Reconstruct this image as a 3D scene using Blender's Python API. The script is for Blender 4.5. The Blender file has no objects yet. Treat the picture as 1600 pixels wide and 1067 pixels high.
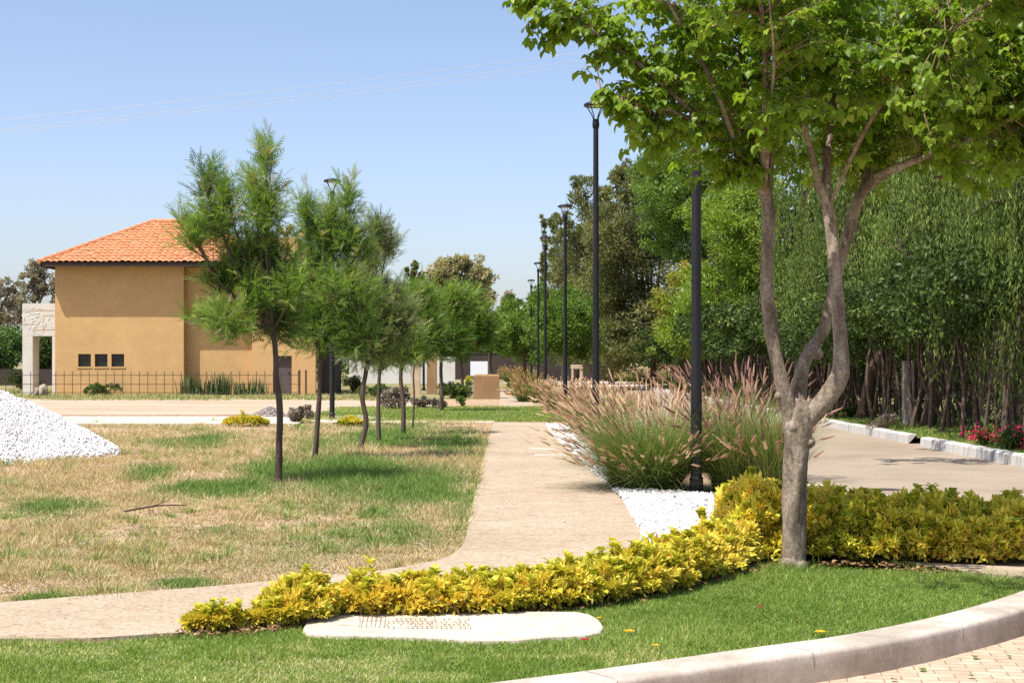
import bpy, math, numpy as np
from mathutils import Vector
R = math.radians
PI = math.pi
scene = bpy.context.scene
COL = scene.collection

# ------------------------------------------------------------ camera, sky, sun, exposure
EYE = 1.6
F = 2500.0                       # focal length in units of a 1600 wide picture
HZ = 565.0
cam_d = bpy.data.cameras.new('camera')
cam = bpy.data.objects.new('camera', cam_d)
COL.objects.link(cam)
cam.location = (0, 0, EYE)
cam.rotation_euler = (R(90), 0, 0)
cam_d.sensor_width = 36
cam_d.lens = 36 * F / 1600
cam_d.shift_y = (HZ - 533.5) / 1600
cam_d.clip_start = 0.1
cam_d.clip_end = 3000
scene.camera = cam

SUNV = Vector((1.0, 0.8, -2.35)).normalized()          # the way the light travels
sun_el = math.asin(-SUNV.z)
sun_az = math.atan2(-SUNV.x, -SUNV.y)
world = bpy.data.worlds.new('World')
scene.world = world
world.use_nodes = True
wn = world.node_tree
bg = wn.nodes['Background']
sky = wn.nodes.new('ShaderNodeTexSky')
sky.sky_type = 'NISHITA'
sky.sun_disc = False
sky.sun_elevation = sun_el
sky.sun_rotation = sun_az
sky.altitude = 0
sky.air_density = 0.8
sky.dust_density = 1.7
sky.ozone_density = 5.0
tint = wn.nodes.new('ShaderNodeMix'); tint.data_type = 'RGBA'; tint.blend_type = 'MULTIPLY'; tint.inputs[0].default_value = 1
tint.inputs[7].default_value = (1.23, 1.05, .95, 1)
wn.links.new(sky.outputs[0], tint.inputs[6])
wn.links.new(tint.outputs[2], bg.inputs[0])
bg.inputs[1].default_value = 0.148
sl = bpy.data.lights.new('sun', 'SUN')
sl.energy = 5.0
sl.angle = R(0.5)
sl.color = (1.0, 0.955, 0.88)
so = bpy.data.objects.new('sun', sl)
COL.objects.link(so)
so.rotation_euler = SUNV.to_track_quat('-Z', 'Y').to_euler()
scene.view_settings.view_transform = 'Standard'
scene.view_settings.look = 'None'
scene.view_settings.exposure = 0.58
scene.view_settings.gamma = 1
scene.render.engine = 'CYCLES'
scene.cycles.max_bounces = 6
scene.cycles.transmission_bounces = 3
scene.cycles.diffuse_bounces = 3
scene.cycles.glossy_bounces = 2
scene.cycles.transparent_max_bounces = 4

scene.cycles.use_denoising = False

# ------------------------------------------------------------ helpers
def G(px, py, z=0.0):
    Y = F * (EYE - z) / (py - HZ)
    return np.array([(px - 800) * Y / F, Y, z])
def P(px, py, Y):
    return np.array([(px - 800) * Y / F, Y, EYE + (HZ - py) * Y / F])
def rng(s): return np.random.default_rng(s)
def norm(a):
    a = np.asarray(a, float)
    return a / np.maximum(np.linalg.norm(a, axis=-1, keepdims=True), 1e-9)
def smooth(a, b, x):
    t = np.clip((x - a) / (b - a), 0, 1)
    return t * t * (3 - 2 * t)
_lat = rng(77).random((256, 256))
def vnoise(x, y):
    x = np.asarray(x, float) + 1000.0; y = np.asarray(y, float) + 1000.0
    xi = np.floor(x).astype(int); yi = np.floor(y).astype(int)
    fx = x - xi; fy = y - yi
    fx = fx * fx * (3 - 2 * fx); fy = fy * fy * (3 - 2 * fy)
    a = _lat[xi % 256, yi % 256]; b = _lat[(xi + 1) % 256, yi % 256]
    c = _lat[xi % 256, (yi + 1) % 256]; d = _lat[(xi + 1) % 256, (yi + 1) % 256]
    return (a * (1 - fx) + b * fx) * (1 - fy) + (c * (1 - fx) + d * fx) * fy
def fbm(x, y, o=4):
    s = 0; a = 0.5; t = 0
    for i in range(o):
        s = s + a * vnoise(x * 2 ** i + 17 * i, y * 2 ** i + 31 * i); t += a; a *= 0.55
    return s / t
def inpoly(x, y, poly):
    poly = np.asarray(poly)[:, :2]
    ins = np.zeros(np.shape(x), bool)
    n = len(poly); j = n - 1
    for i in range(n):
        xi, yi = poly[i]; xj, yj = poly[j]
        if yi != yj:
            c = ((yi > y) != (yj > y)) & (x < (xj - xi) * (y - yi) / (yj - yi) + xi)
            ins ^= c
        j = i
    return ins
def catmull(pts, n=6):
    pts = np.asarray(pts, float)
    if len(pts) < 3: 
        t = np.linspace(0, 1, n + 1)[:, None]
        return pts[0] * (1 - t) + pts[-1] * t
    p = np.vstack([2 * pts[0] - pts[1], pts, 2 * pts[-1] - pts[-2]])
    out = []
    for i in range(1, len(p) - 2):
        for t in np.linspace(0, 1, n, endpoint=False):
            out.append(0.5 * ((2 * p[i]) + (p[i + 1] - p[i - 1]) * t + (2 * p[i - 1] - 5 * p[i] + 4 * p[i + 1] - p[i + 2]) * t * t
                              + (-p[i - 1] + 3 * p[i] - 3 * p[i + 1] + p[i + 2]) * t ** 3))
    out.append(p[-2])
    return np.array(out)

class M:
    """collects triangles, then links them as one mesh object"""
    def __init__(s): s.V = []; s.F = []; s.A = []; s.n = 0
    def add(s, V, Fc, a=0.5):
        V = np.asarray(V, float).reshape(-1, 3); Fc = np.asarray(Fc, int)
        if Fc.shape[1] == 4: Fc = np.vstack([Fc[:, [0, 1, 2]], Fc[:, [0, 2, 3]]])
        s.V.append(V); s.F.append(Fc + s.n)
        s.A.append(np.broadcast_to(np.asarray(a, float), (len(V),)) if np.ndim(a) else np.full(len(V), float(a)))
        s.n += len(V); return s
    def box(s, x0, x1, y0, y1, z0, z1, bev=0.0, rot=0, c=None):
        V = np.array([(x, y, z) for x in (x0, x1) for y in (y0, y1) for z in (z0, z1)], float)
        Fq = [(0, 1, 3, 2), (4, 6, 7, 5), (0, 4, 5, 1), (2, 3, 7, 6), (0, 2, 6, 4), (1, 5, 7, 3)]
        if rot:
            c = np.array(c if c is not None else [(x0 + x1) / 2, (y0 + y1) / 2, 0]); d = V - c
            V = np.stack([d[:, 0] * math.cos(rot) - d[:, 1] * math.sin(rot), d[:, 0] * math.sin(rot) + d[:, 1] * math.cos(rot), d[:, 2]], 1) + c
        return s.add(V, Fq)
    def tube(s, pts, rad, sides=8, a=0.5, cap=True, wob=0, seed=0):
        pts = np.asarray(pts, float); n = len(pts); rad = np.broadcast_to(np.asarray(rad, float), (n,))
        t = norm(np.gradient(pts, axis=0))
        up = np.array([0, 0, 1.0]) if abs(t[0][2]) < 0.9 else np.array([1.0, 0, 0])
        u = norm(np.cross(t[0], up)); U = []
        for i in range(n):
            u = norm(u - t[i] * np.dot(u, t[i])); U.append(u)
        U = np.array(U); W = np.cross(t, U)
        th = np.arange(sides) * 2 * PI / sides
        r = rad[:, None] * np.ones(sides)
        if wob:
            g = rng(seed); hs = np.cumsum(np.r_[0, np.linalg.norm(np.diff(pts, axis=0), axis=1)])
            for k in range(5):
                m = g.integers(2, 7); r = r * (1 + wob * np.sin(m * th[None] + g.uniform(0, 6) + hs[:, None] * g.uniform(-9, 9)) * g.uniform(.3, 1) / (1 + .15 * m))
            r = r * (1 + wob * .8 * (g.random(r.shape) - .5))
        V = pts[:, None] + r[..., None] * (np.cos(th)[None, :, None] * U[:, None] + np.sin(th)[None, :, None] * W[:, None])
        V = V.reshape(-1, 3); Fq = []
        i = np.arange(n - 1)[:, None] * sides; j = np.arange(sides)[None]; jn = (j + 1) % sides
        Fq = np.stack([i + j, i + jn, i + sides + jn, i + sides + j], -1).reshape(-1, 4)
        s.add(V, Fq, a)
        if cap:
            b = s.n; s.V.append(np.array([pts[0], pts[-1]])); s.A.append(np.full(2, np.mean(a))); s.n += 2
            s0 = b - n * sides; e0 = b - sides; jj = np.arange(sides); jj2 = (jj + 1) % sides
            s.F.append(np.stack([np.full(sides, b), s0 + jj2, s0 + jj], 1)); s.F.append(np.stack([np.full(sides, b + 1), e0 + jj, e0 + jj2], 1))
        return s
    def lathe(s, prof, c, sides=20):
        prof = np.asarray(prof, float); th = np.arange(sides) * 2 * PI / sides
        V = np.stack([c[0] + prof[:, 0:1] * np.cos(th), c[1] + prof[:, 0:1] * np.sin(th), c[2] + prof[:, 1:2] * np.ones(sides)], -1).reshape(-1, 3)
        n = len(prof); i = np.arange(n - 1)[:, None] * sides; j = np.arange(sides)[None]; jn = (j + 1) % sides
        return s.add(V, np.stack([i + j, i + jn, i + sides + jn, i + sides + j], -1).reshape(-1, 4))
    def stamp(s, tpl, Pp, X, N, S, a):
        """tpl=(verts,tris); Pp (n,3) places; X forward; N rough normal; S scale (n,) or (n,3)"""
        Tv, Tf = tpl; Pp = np.asarray(Pp, float); n = len(Pp)
        if n == 0: return s
        X = norm(np.broadcast_to(X, (n, 3))); N = np.broadcast_to(N, (n, 3)) + 1e-4
        Yv = norm(np.cross(N, X)); Z = np.cross(X, Yv)
        S = np.asarray(S, float)
        if S.ndim < 2: S = np.broadcast_to(S.reshape(-1, 1) if S.ndim else S, (n, 3))
        V = Pp[:, None] + (Tv[None, :, 0:1] * S[:, None, 0:1]) * X[:, None] + (Tv[None, :, 1:2] * S[:, None, 1:2]) * Yv[:, None] + (Tv[None, :, 2:3] * S[:, None, 2:3]) * Z[:, None]
        k = len(Tv)
        Fc = (Tf[None] + (np.arange(n) * k)[:, None, None]).reshape(-1, 3)
        return s.add(V.reshape(-1, 3), Fc, np.repeat(np.broadcast_to(a, (n,)), k))
    def build(s, name, mat, parent=None, flat=True):
        V = np.vstack(s.V); Fc = np.vstack(s.F); A = np.concatenate(s.A)
        me = bpy.data.meshes.new(name)
        me.vertices.add(len(V)); me.vertices.foreach_set('co', V.astype(np.float32).ravel())
        me.loops.add(len(Fc) * 3); me.loops.foreach_set('vertex_index', Fc.astype(np.int32).ravel())
        me.polygons.add(len(Fc)); me.polygons.foreach_set('loop_start', (np.arange(len(Fc)) * 3).astype(np.int32))
        me.polygons.foreach_set('loop_total', np.full(len(Fc), 3, np.int32))
        me.polygons.foreach_set('use_smooth', np.full(len(Fc), not flat))
        at = me.attributes.new('rnd', 'FLOAT', 'POINT'); at.data.foreach_set('value', A.astype(np.float32))
        me.update(calc_edges=True)
        me.materials.append(mat)
        o = bpy.data.objects.new(name, me); COL.objects.link(o)
        if parent is not None: o.parent = parent; o.matrix_parent_inverse = parent.matrix_world.inverted()
        return o

def tag(o, label=None, cat=None, group=None, kind=None):
    if label: o['label'] = label
    if cat: o['category'] = cat
    if group: o['group'] = group
    if kind: o['kind'] = kind
    return o
def thing(name, label, cat, loc, group=None):
    o = bpy.data.objects.new(name, None); o.empty_display_size = 0.2
    o.location = [float(v) for v in loc]; COL.objects.link(o)
    from mathutils import Matrix
    o.matrix_world = Matrix.Translation(o.location)
    return tag(o, label, cat, group)
def copy_tree(o, label=None):
    def rec(src, par):
        c = src.copy(); COL.objects.link(c)
        if par is not None: c.parent = par
        for ch in list(src.children): rec(ch, c)
        return c
    r = rec(o, None)
    if label: r['label'] = label
    return r

# ------------------------------------------------------------ materials
def newmat(name):
    m = bpy.data.materials.new(name); m.use_nodes = True
    nt = m.node_tree; b = nt.nodes['Principled BSDF']
    return m, nt, b
def ramp(nt, stops, src):
    r = nt.nodes.new('ShaderNodeValToRGB'); e = r.color_ramp.elements
    while len(e) < len(stops): e.new(0.5)
    for i, (p, c) in enumerate(stops):
        e[i].position = p; e[i].color = (*c, 1)
    nt.links.new(src, r.inputs[0]); return r
def noise(nt, scale, detail=4, rough=.6, vec=None, stretch=None):
    n = nt.nodes.new('ShaderNodeTexNoise'); n.inputs['Scale'].default_value = scale
    n.inputs['Detail'].default_value = detail; n.inputs['Roughness'].default_value = rough
    tc = nt.nodes.new('ShaderNodeTexCoord'); src = tc.outputs['Object']
    if stretch:
        mp = nt.nodes.new('ShaderNodeMapping'); mp.inputs['Scale'].default_value = stretch
        nt.links.new(src, mp.inputs[0]); src = mp.outputs[0]
    nt.links.new(src, n.inputs['Vector']); return n
def mix(nt, fac, a, b, mode='MIX'):
    x = nt.nodes.new('ShaderNodeMix'); x.data_type = 'RGBA'; x.blend_type = mode
    if isinstance(fac, (int, float)): x.inputs[0].default_value = fac
    else: nt.links.new(fac, x.inputs[0])
    for k, v in ((6, a), (7, b)):
        if isinstance(v, tuple): x.inputs[k].default_value = (*v, 1)
        else: nt.links.new(v, x.inputs[k])
    return x.outputs[2]
def bump(nt, b, h, dist=.01, strength=.6):
    n = nt.nodes.new('ShaderNodeBump'); n.inputs['Distance'].default_value = dist; n.inputs['Strength'].default_value = strength
    nt.links.new(h, n.inputs['Height']); nt.links.new(n.outputs[0], b.inputs['Normal'])
def surf(name, stops, scale=3, rough=.8, bdist=.004, bscale=None, detail=8, stretch=None, fine=None, spec=.3, metal=0):
    m, nt, b = newmat(name)
    n = noise(nt, scale, detail, .65, stretch=stretch)
    c = ramp(nt, stops, n.outputs[0]).outputs[0]
    if fine:
        n2 = noise(nt, fine[0], 3, .7); r2 = ramp(nt, [(.3, (fine[1],) * 3), (.7, (fine[2],) * 3)], n2.outputs[0])
        c = mix(nt, 1.0, c, r2.outputs[0], 'MULTIPLY')
    nt.links.new(c, b.inputs['Base Color'])
    b.inputs['Roughness'].default_value = rough; b.inputs['Specular IOR Level'].default_value = spec; b.inputs['Metallic'].default_value = metal
    if bdist:
        n3 = noise(nt, bscale or scale * 4, 5, .7, stretch=stretch); bump(nt, b, n3.outputs[0], bdist)
    return m
def leafmat(name, stops, trans=.35, rough=.5, tcol=1.25, spec=.35):
    m, nt, b = newmat(name)
    at = nt.nodes.new('ShaderNodeAttribute'); at.attribute_name = 'rnd'
    r = ramp(nt, stops, at.outputs['Fac'])
    nt.links.new(r.outputs[0], b.inputs['Base Color'])
    b.inputs['Roughness'].default_value = rough; b.inputs['Specular IOR Level'].default_value = spec
    t = nt.nodes.new('ShaderNodeBsdfTranslucent')
    tc = mix(nt, 1.0, r.outputs[0], (tcol, tcol * 1.02, tcol * .55), 'MULTIPLY')
    nt.links.new(tc, t.inputs[0])
    ms = nt.nodes.new('ShaderNodeMixShader'); ms.inputs[0].default_value = trans
    nt.links.new(b.outputs[0], ms.inputs[1]); nt.links.new(t.outputs[0], ms.inputs[2])
    nt.links.new(ms.outputs[0], nt.nodes['Material Output'].inputs[0])
    return m

mt = {}
mt['maple'] = leafmat('leaf_fresh_green', [(0, (.085, .16, .012)), (.35, (.16, .26, .02)), (.7, (.25, .36, .035)), (1, (.38, .46, .08))], .52, .42)
mt['fern'] = leafmat('leaf_ferny', [(0, (.06, .115, .022)), (.4, (.115, .205, .036)), (.75, (.20, .31, .06)), (.93, (.30, .40, .09)), (1, (.42, .35, .2))], .42, .42)
mt['fern_grey'] = leafmat('leaf_ferny_grey', [(0, (.09, .12, .045)), (.5, (.17, .215, .09)), (1, (.32, .35, .17))], .4, .45)
mt['gold'] = leafmat('leaf_golden', [(0, (.11, .15, .012)), (.25, (.30, .33, .025)), (.5, (.54, .49, .05)), (.8, (.72, .60, .09)), (.95, (.76, .56, .08)), (1, (.74, .36, .04))], .3, .45)
mt['gold_green'] = leafmat('leaf_golden_greener', [(0, (0.101, 0.157, 0.013)), (.25, (0.269, 0.347, 0.025)), (.5, (0.493, 0.515, 0.050)), (.8, (0.739, 0.672, 0.101)), (.95, (0.829, 0.650, 0.090)), (1, (0.829, 0.426, 0.045))], .3, .45)
mt['lawn'] = leafmat('blade_lawn', [(0, (.09, .16, .02)), (.45, (.19, .29, .045)), (.72, (.31, .39, .085)), (.85, (.50, .48, .19)), (1, (.66, .56, .34))], .3, .55)
mt['dry'] = leafmat('blade_dry', [(0, (.10, .20, .035)), (.33, (.22, .31, .07)), (.45, (.33, .30, .12)), (.6, (.47, .36, .19)), (.85, (.64, .50, .31)), (1, (.78, .65, .44))], .25, .7)
mt['reed'] = leafmat('blade_fountain', [(0, (.06, .12, .02)), (.4, (.12, .20, .04)), (.7, (.25, .30, .09)), (1, (.50, .43, .21))], .3, .5)
mt['plume'] = leafmat('plume_pink', [(0, (.30, .17, .12)), (.35, (.50, .32, .22)), (.7, (.68, .48, .35)), (1, (.80, .64, .48))], .4, .8)
mt['plume_red'] = leafmat('plume_red', [(0, (.20, .10, .09)), (.5, (.36, .19, .16)), (1, (.55, .34, .26))], .35, .8)
mt['plume_gold'] = leafmat('plume_gold', [(0, (.32, .2, .09)), (1, (.55, .38, .18))], .35, .8)
mt['pepper'] = leafmat('leaf_weeping', [(0, (0.069, 0.103, 0.023)), (.5, (0.144, 0.207, 0.048)), (.85, (0.230, 0.310, 0.075)), (1, (0.322, 0.402, 0.115))], .3, .6, spec=.15)
mt['bright'] = leafmat('leaf_bright', [(0, (.09, .15, .014)), (.5, (.19, .29, .028)), (1, (.31, .41, .06))], .42, .5)
mt['bright2'] = leafmat('leaf_mid_green', [(0, (.07, .13, .02)), (.5, (.14, .235, .038)), (1, (.23, .34, .07))], .42, .5)
mt['yellowish'] = leafmat('leaf_yellowish', [(0, (.11, .15, .02)), (.5, (.26, .29, .04)), (.85, (.48, .43, .06)), (1, (.55, .28, .09))], .35, .5)
mt['pine'] = leafmat('needle_dark', [(0, (0.078, 0.090, 0.034)), (.5, (0.162, 0.180, 0.060)), (.85, (0.252, 0.252, 0.096)), (1, (0.348, 0.288, 0.144))], .38, .6)
mt['gum'] = leafmat('leaf_gum', [(0, (0.195, 0.195, 0.104)), (.5, (0.351, 0.325, 0.169)), (.8, (0.494, 0.416, 0.234)), (1, (0.598, 0.390, 0.234))], .4, .6)
mt['gumgrey'] = leafmat('leaf_gum_grey', [(0, (.17, .155, .12)), (.5, (.28, .25, .19)), (1, (.38, .30, .22))], .4, .6)
mt['glossy'] = leafmat('leaf_dark_glossy', [(0, (0.029, 0.048, 0.011)), (.6, (0.057, 0.098, 0.021)), (.9, (0.103, 0.161, 0.029)), (1, (0.253, 0.322, 0.057))], .2, .5, spec=.2)
mt['shrub'] = leafmat('leaf_shrub', [(0, (.04, .09, .02)), (.5, (.08, .15, .03)), (1, (.16, .22, .06))], .25, .5)
mt['greyshrub'] = leafmat('leaf_grey_twig', [(0, (.10, .08, .06)), (.5, (.22, .18, .14)), (1, (.40, .34, .27))], .1, .8)
mt['deadleaf'] = leafmat('dead_leaf', [(0, (.10, .05, .025)), (.5, (.26, .15, .07)), (1, (.5, .38, .14))], .1, .8)
mt['red'] = leafmat('petal_red', [(0, (.35, .01, .03)), (1, (.65, .03, .12))], .3, .6)
mt['yellow'] = leafmat('petal_yellow', [(0, (.7, .4, .01)), (1, (.8, .55, .03))], .3, .6)
mt['bark'] = surf('bark_grey_tan', [(.3, (.09, .066, .046)), (.44, (.19, .148, .108)), (.55, (.30, .242, .18)), (.7, (.44, .375, .295))], 7, .85, .03, 22, stretch=(1, 1, .35), fine=(38, .5, 1.2))
mt['bark_low'] = mt['bark']
mt['bark_dark'] = surf('bark_dark', [(.3, (.045, .032, .024)), (.7, (.13, .095, .07))], 8, .9, .006, stretch=(1, 1, .3))
mt['bark_shade'] = surf('bark_brown', [(.3, (.05, .035, .026)), (.7, (.14, .10, .075))], 6, .9, .008, stretch=(1, 1, .25))
mt['bark_pale'] = surf('bark_pale', [(.3, (.2, .16, .12)), (.7, (.42, .36, .29))], 4, .8, .008, stretch=(1, 1, .3))
mt['twig'] = surf('twig_bark', [(.3, (.13, .085, .05)), (.7, (.3, .2, .12))], 8, .8, 0)
mt['stone_white'] = None
mt['blackmetal'] = surf('painted_black_metal', [(.3, (.006, .0065, .008)), (.7, (.013, .014, .016))], 12, .45, .0006, 90, spec=.35)
mt['lens'] = surf('lamp_glass', [(.3, (.5, .5, .46)), (.7, (.6, .6, .55))], 5, .2, 0, spec=.5)
mt['stucco'] = surf('ochre_stucco', [(.3, (0.503, 0.318, 0.142)), (.7, (0.570, 0.366, 0.166))], .7, .9, .001, 40, fine=(2.2, .93, 1.05), spec=.15)
mt['stucco2'] = surf('ochre_stucco_side', [(.3, (.52, .325, .145)), (.7, (.59, .375, .17))], .9, .9, .001, 40, spec=.15)
mt['tile'] = surf('terracotta_tile', [(.25, (0.433, 0.173, 0.072)), (.5, (0.534, 0.238, 0.115)), (.75, (0.591, 0.303, 0.166))], 2.6, .75, .003, 30, spec=.25)
mt['fascia'] = surf('dark_wood_fascia', [(.3, (.03, .018, .012)), (.7, (.06, .035, .025))], 4, .7, 0)
mt['frame_dark'] = surf('window_frame_dark', [(.3, (.03, .025, .02)), (.7, (.06, .05, .04))], 6, .5, 0)
mt['doorgrey'] = surf('door_brown_grey', [(.3, (.09, .07, .065)), (.7, (.12, .095, .085))], 3, .6, 0)
gm, nt, b = newmat('window_glass'); b.inputs['Base Color'].default_value = (.012, .02, .018, 1); b.inputs['Roughness'].default_value = .08; mt['glass'] = gm
mt['white_stone'] = surf('carved_white_stone', [(.3, (0.510, 0.493, 0.442)), (.7, (0.629, 0.612, 0.561))], 2, .9, .012, 9, spec=.15)
mt['white_paint'] = surf('white_board', [(.3, (0.684, 0.693, 0.738)), (.7, (0.720, 0.729, 0.774))], 1, .6, 0)
mt['whitewall'] = surf('white_wall', [(.3, (0.527, 0.510, 0.484)), (.7, (0.629, 0.612, 0.586))], .5, .9, 0)
mt['iron'] = surf('wrought_iron', [(.3, (.05, .032, .026)), (.7, (.10, .062, .048))], 9, .7, 0)
mt['brownblock'] = surf('brown_stone_block', [(.3, (.21, .125, .06)), (.6, (.30, .185, .095)), (.8, (.42, .29, .17))], 1.6, .9, .01, 10, stretch=(2, 2, .6))
mt['column'] = surf('tan_column', [(.3, (.40, .30, .2)), (.7, (.54, .42, .3))], 1.5, .9, .006, 15)
mt['darkwall'] = surf('dark_brown_wall', [(.3, (.035, .027, .024)), (.7, (.06, .046, .04))], .5, .9, 0)
mt['conc_post'] = surf('concrete_post', [(.3, (.24, .21, .17)), (.7, (.38, .34, .28))], 3, .9, .004)
mt['cable'] = surf('cable_pale', [(.3, (.42, .42, .43)), (.7, (.5, .5, .5))], 1, .5, 0)
mt['mortar'] = surf('scored_line', [(.3, (.2, .16, .12)), (.7, (.33, .27, .2))], 20, .95, 0)
mt['agave'] = leafmat('leaf_sword', [(0, (.03, .07, .02)), (.6, (.07, .13, .035)), (1, (.22, .27, .12))], .15, .45)

# kerb concrete, darker on the lower face
def kerbmat(name, joints=None):
    m, nt, b = newmat(name)
    n = noise(nt, 1.6, 8, .7); n2 = noise(nt, 45, 4, .7)
    c = ramp(nt, [(.35, (0.320, 0.272, 0.216)), (.5, (0.448, 0.392, 0.328)), (.62, (0.560, 0.512, 0.448))], n.outputs[0]).outputs[0]
    c = mix(nt, 1.0, c, ramp(nt, [(.3, (.82,) * 3), (.6, (1.03,) * 3)], n2.outputs[0]).outputs[0], 'MULTIPLY')
    tc = nt.nodes.new('ShaderNodeTexCoord'); sp = nt.nodes.new('ShaderNodeSeparateXYZ'); nt.links.new(tc.outputs['Object'], sp.inputs[0])
    # wavy cement smear line, colour darker below it
    mr = nt.nodes.new('ShaderNodeMapRange'); mr.inputs[1].default_value = -.01; mr.inputs[2].default_value = .03
    ad = nt.nodes.new('ShaderNodeMath'); ad.operation = 'MULTIPLY_ADD'; ad.inputs[1].default_value = .07; nt.links.new(n.outputs[0], ad.inputs[0]); nt.links.new(sp.outputs[2], ad.inputs[2])
    nt.links.new(ad.outputs[0], mr.inputs[0])
    c = mix(nt, mr.outputs[0], mix(nt, 1.0, c, (.80, .76, .70), 'MULTIPLY'), c)
    nt.links.new(c, b.inputs['Base Color']); b.inputs['Roughness'].default_value = .9; b.inputs['Specular IOR Level'].default_value = .2
    bump(nt, b, n.outputs[0], .012, .5)
    return m
mt['kerb'] = kerbmat('kerb_concrete')
mt['kerb_side'] = surf('kerb_pale_blocks', [(.36, (.33, .33, .33)), (.5, (.43, .42, .39)), (.64, (.49, .47, .43))], 2.5, .9, .004, 20, stretch=(.2, 1, .2))

def pathmat():
    m, nt, b = newmat('exposed_aggregate')
    n1 = noise(nt, .6, 6, .6); n2 = noise(nt, 34, 3, .85); n3 = noise(nt, 3.5, 8, .75)
    c = ramp(nt, [(.3, (0.346, 0.276, 0.199)), (.5, (0.395, 0.318, 0.230)), (.72, (0.436, 0.358, 0.267))], n1.outputs[0]).outputs[0]
    c = mix(nt, 1.0, c, ramp(nt, [(.36, (.55, .50, .46)), (.46, (.93, .92, .91)), (.56, (1.04,) * 3), (.68, (1.2,) * 3)], n2.outputs[0]).outputs[0], 'MULTIPLY')
    c = mix(nt, 1.0, c, ramp(nt, [(.34, (.82, .79, .76)), (.5, (1.0,) * 3)], n3.outputs[0]).outputs[0], 'MULTIPLY')
    nt.links.new(c, b.inputs['Base Color']); b.inputs['Roughness'].default_value = .95; b.inputs['Specular IOR Level'].default_value = .15
    bump(nt, b, n2.outputs[0], .006, .8)
    return m
mt['path'] = pathmat()
mt['joint'] = surf('path_joint', [(.4, (0.176, 0.128, 0.096)), (.6, (0.304, 0.232, 0.176))], 20, .95, 0)
mt['patch'] = surf('cement_patch', [(.3, (0.484, 0.421, 0.343)), (.7, (0.577, 0.523, 0.437))], 4, .9, .002)
mt['roadm'] = surf('road_surface', [(.28, (.245, .196, .145)), (.5, (.310, .252, .188)), (.72, (.355, .295, .228))], .45, .95, .004, 50, fine=(38, .8, 1.06), spec=.15)
mt['slabm'] = surf('slab_cement', [(.3, (0.42, 0.36, 0.28)), (.6, (0.576, 0.512, 0.416)), (.8, (0.616, 0.560, 0.472))], 3, .9, .003, 30, fine=(24, .93, 1.03), spec=.15)
mt['sand'] = surf('sandy_earth', [(.3, (0.336, 0.249, 0.168)), (.5, (0.417, 0.323, 0.235)), (.7, (0.484, 0.396, 0.309))], .25, .95, .02, 5, stretch=(.5, 2.2, 1), fine=(5, .88, 1.06), spec=.1)
mt['pebble'] = surf('pebble_gap_shade', [(.3, (.30, .27, .24)), (.6, (.42, .40, .38))], 25, .75, 0)  # bed coloured dark for the shade in gaps between pebbles
m, nt, b = newmat('white_pebble_mix')
at = nt.nodes.new('ShaderNodeAttribute'); at.attribute_name = 'rnd'
nt.links.new(ramp(nt, [(0, (.36, .30, .26)), (.1, (.46, .43, .41)), (.5, (.56, .55, .54)), (1, (.66, .66, .66))], at.outputs['Fac']).outputs[0], b.inputs['Base Color'])
b.inputs['Roughness'].default_value = .8; b.inputs['Specular IOR Level'].default_value = .25
mt['pebbles'] = m
m, nt, b = newmat('grey_gravel_mix')
at = nt.nodes.new('ShaderNodeAttribute'); at.attribute_name = 'rnd'
nt.links.new(ramp(nt, [(0, (.22, .18, .16)), (1, (.42, .37, .33))], at.outputs['Fac']).outputs[0], b.inputs['Base Color'])
mt['greygravel'] = m
m, nt, b = newmat('pile_gravel_mix')
at = nt.nodes.new('ShaderNodeAttribute'); at.attribute_name = 'rnd'
nt.links.new(ramp(nt, [(0, (.55, .50, .46)), (.15, (.68, .66, .64)), (1, (.84, .84, .84))], at.outputs['Fac']).outputs[0], b.inputs['Base Color'])
mt['pile'] = m

def groundmat():
    m, nt, b = newmat('dry_lot_soil')
    at = nt.nodes.new('ShaderNodeAttribute'); at.attribute_name = 'rnd'      # 0 dry straw soil .. 1 green turf
    n1 = noise(nt, .9, 8, .7); n2 = noise(nt, 22, 6, .75); n3 = noise(nt, 5, 6, .7)
    dry = ramp(nt, [(.28, (.20, .125, .07)), (.42, (.33, .22, .135)), (.56, (.46, .34, .225)), (.75, (.54, .42, .29))], n3.outputs[0]).outputs[0]
    grn = ramp(nt, [(.25, (.045, .075, .018)), (.5, (.10, .17, .03)), (.75, (.19, .26, .06))], n3.outputs[0]).outputs[0]
    c = mix(nt, at.outputs['Fac'], dry, grn)
    c = mix(nt, 1.0, c, ramp(nt, [(.3, (.62,) * 3), (.65, (1.15,) * 3)], n2.outputs[0]).outputs[0], 'MULTIPLY')
    nt.links.new(c, b.inputs['Base Color']); b.inputs['Roughness'].default_value = 1; b.inputs['Specular IOR Level'].default_value = .05
    bump(nt, b, n2.outputs[0], .03, .8)
    return m
mt['ground'] = groundmat()

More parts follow.
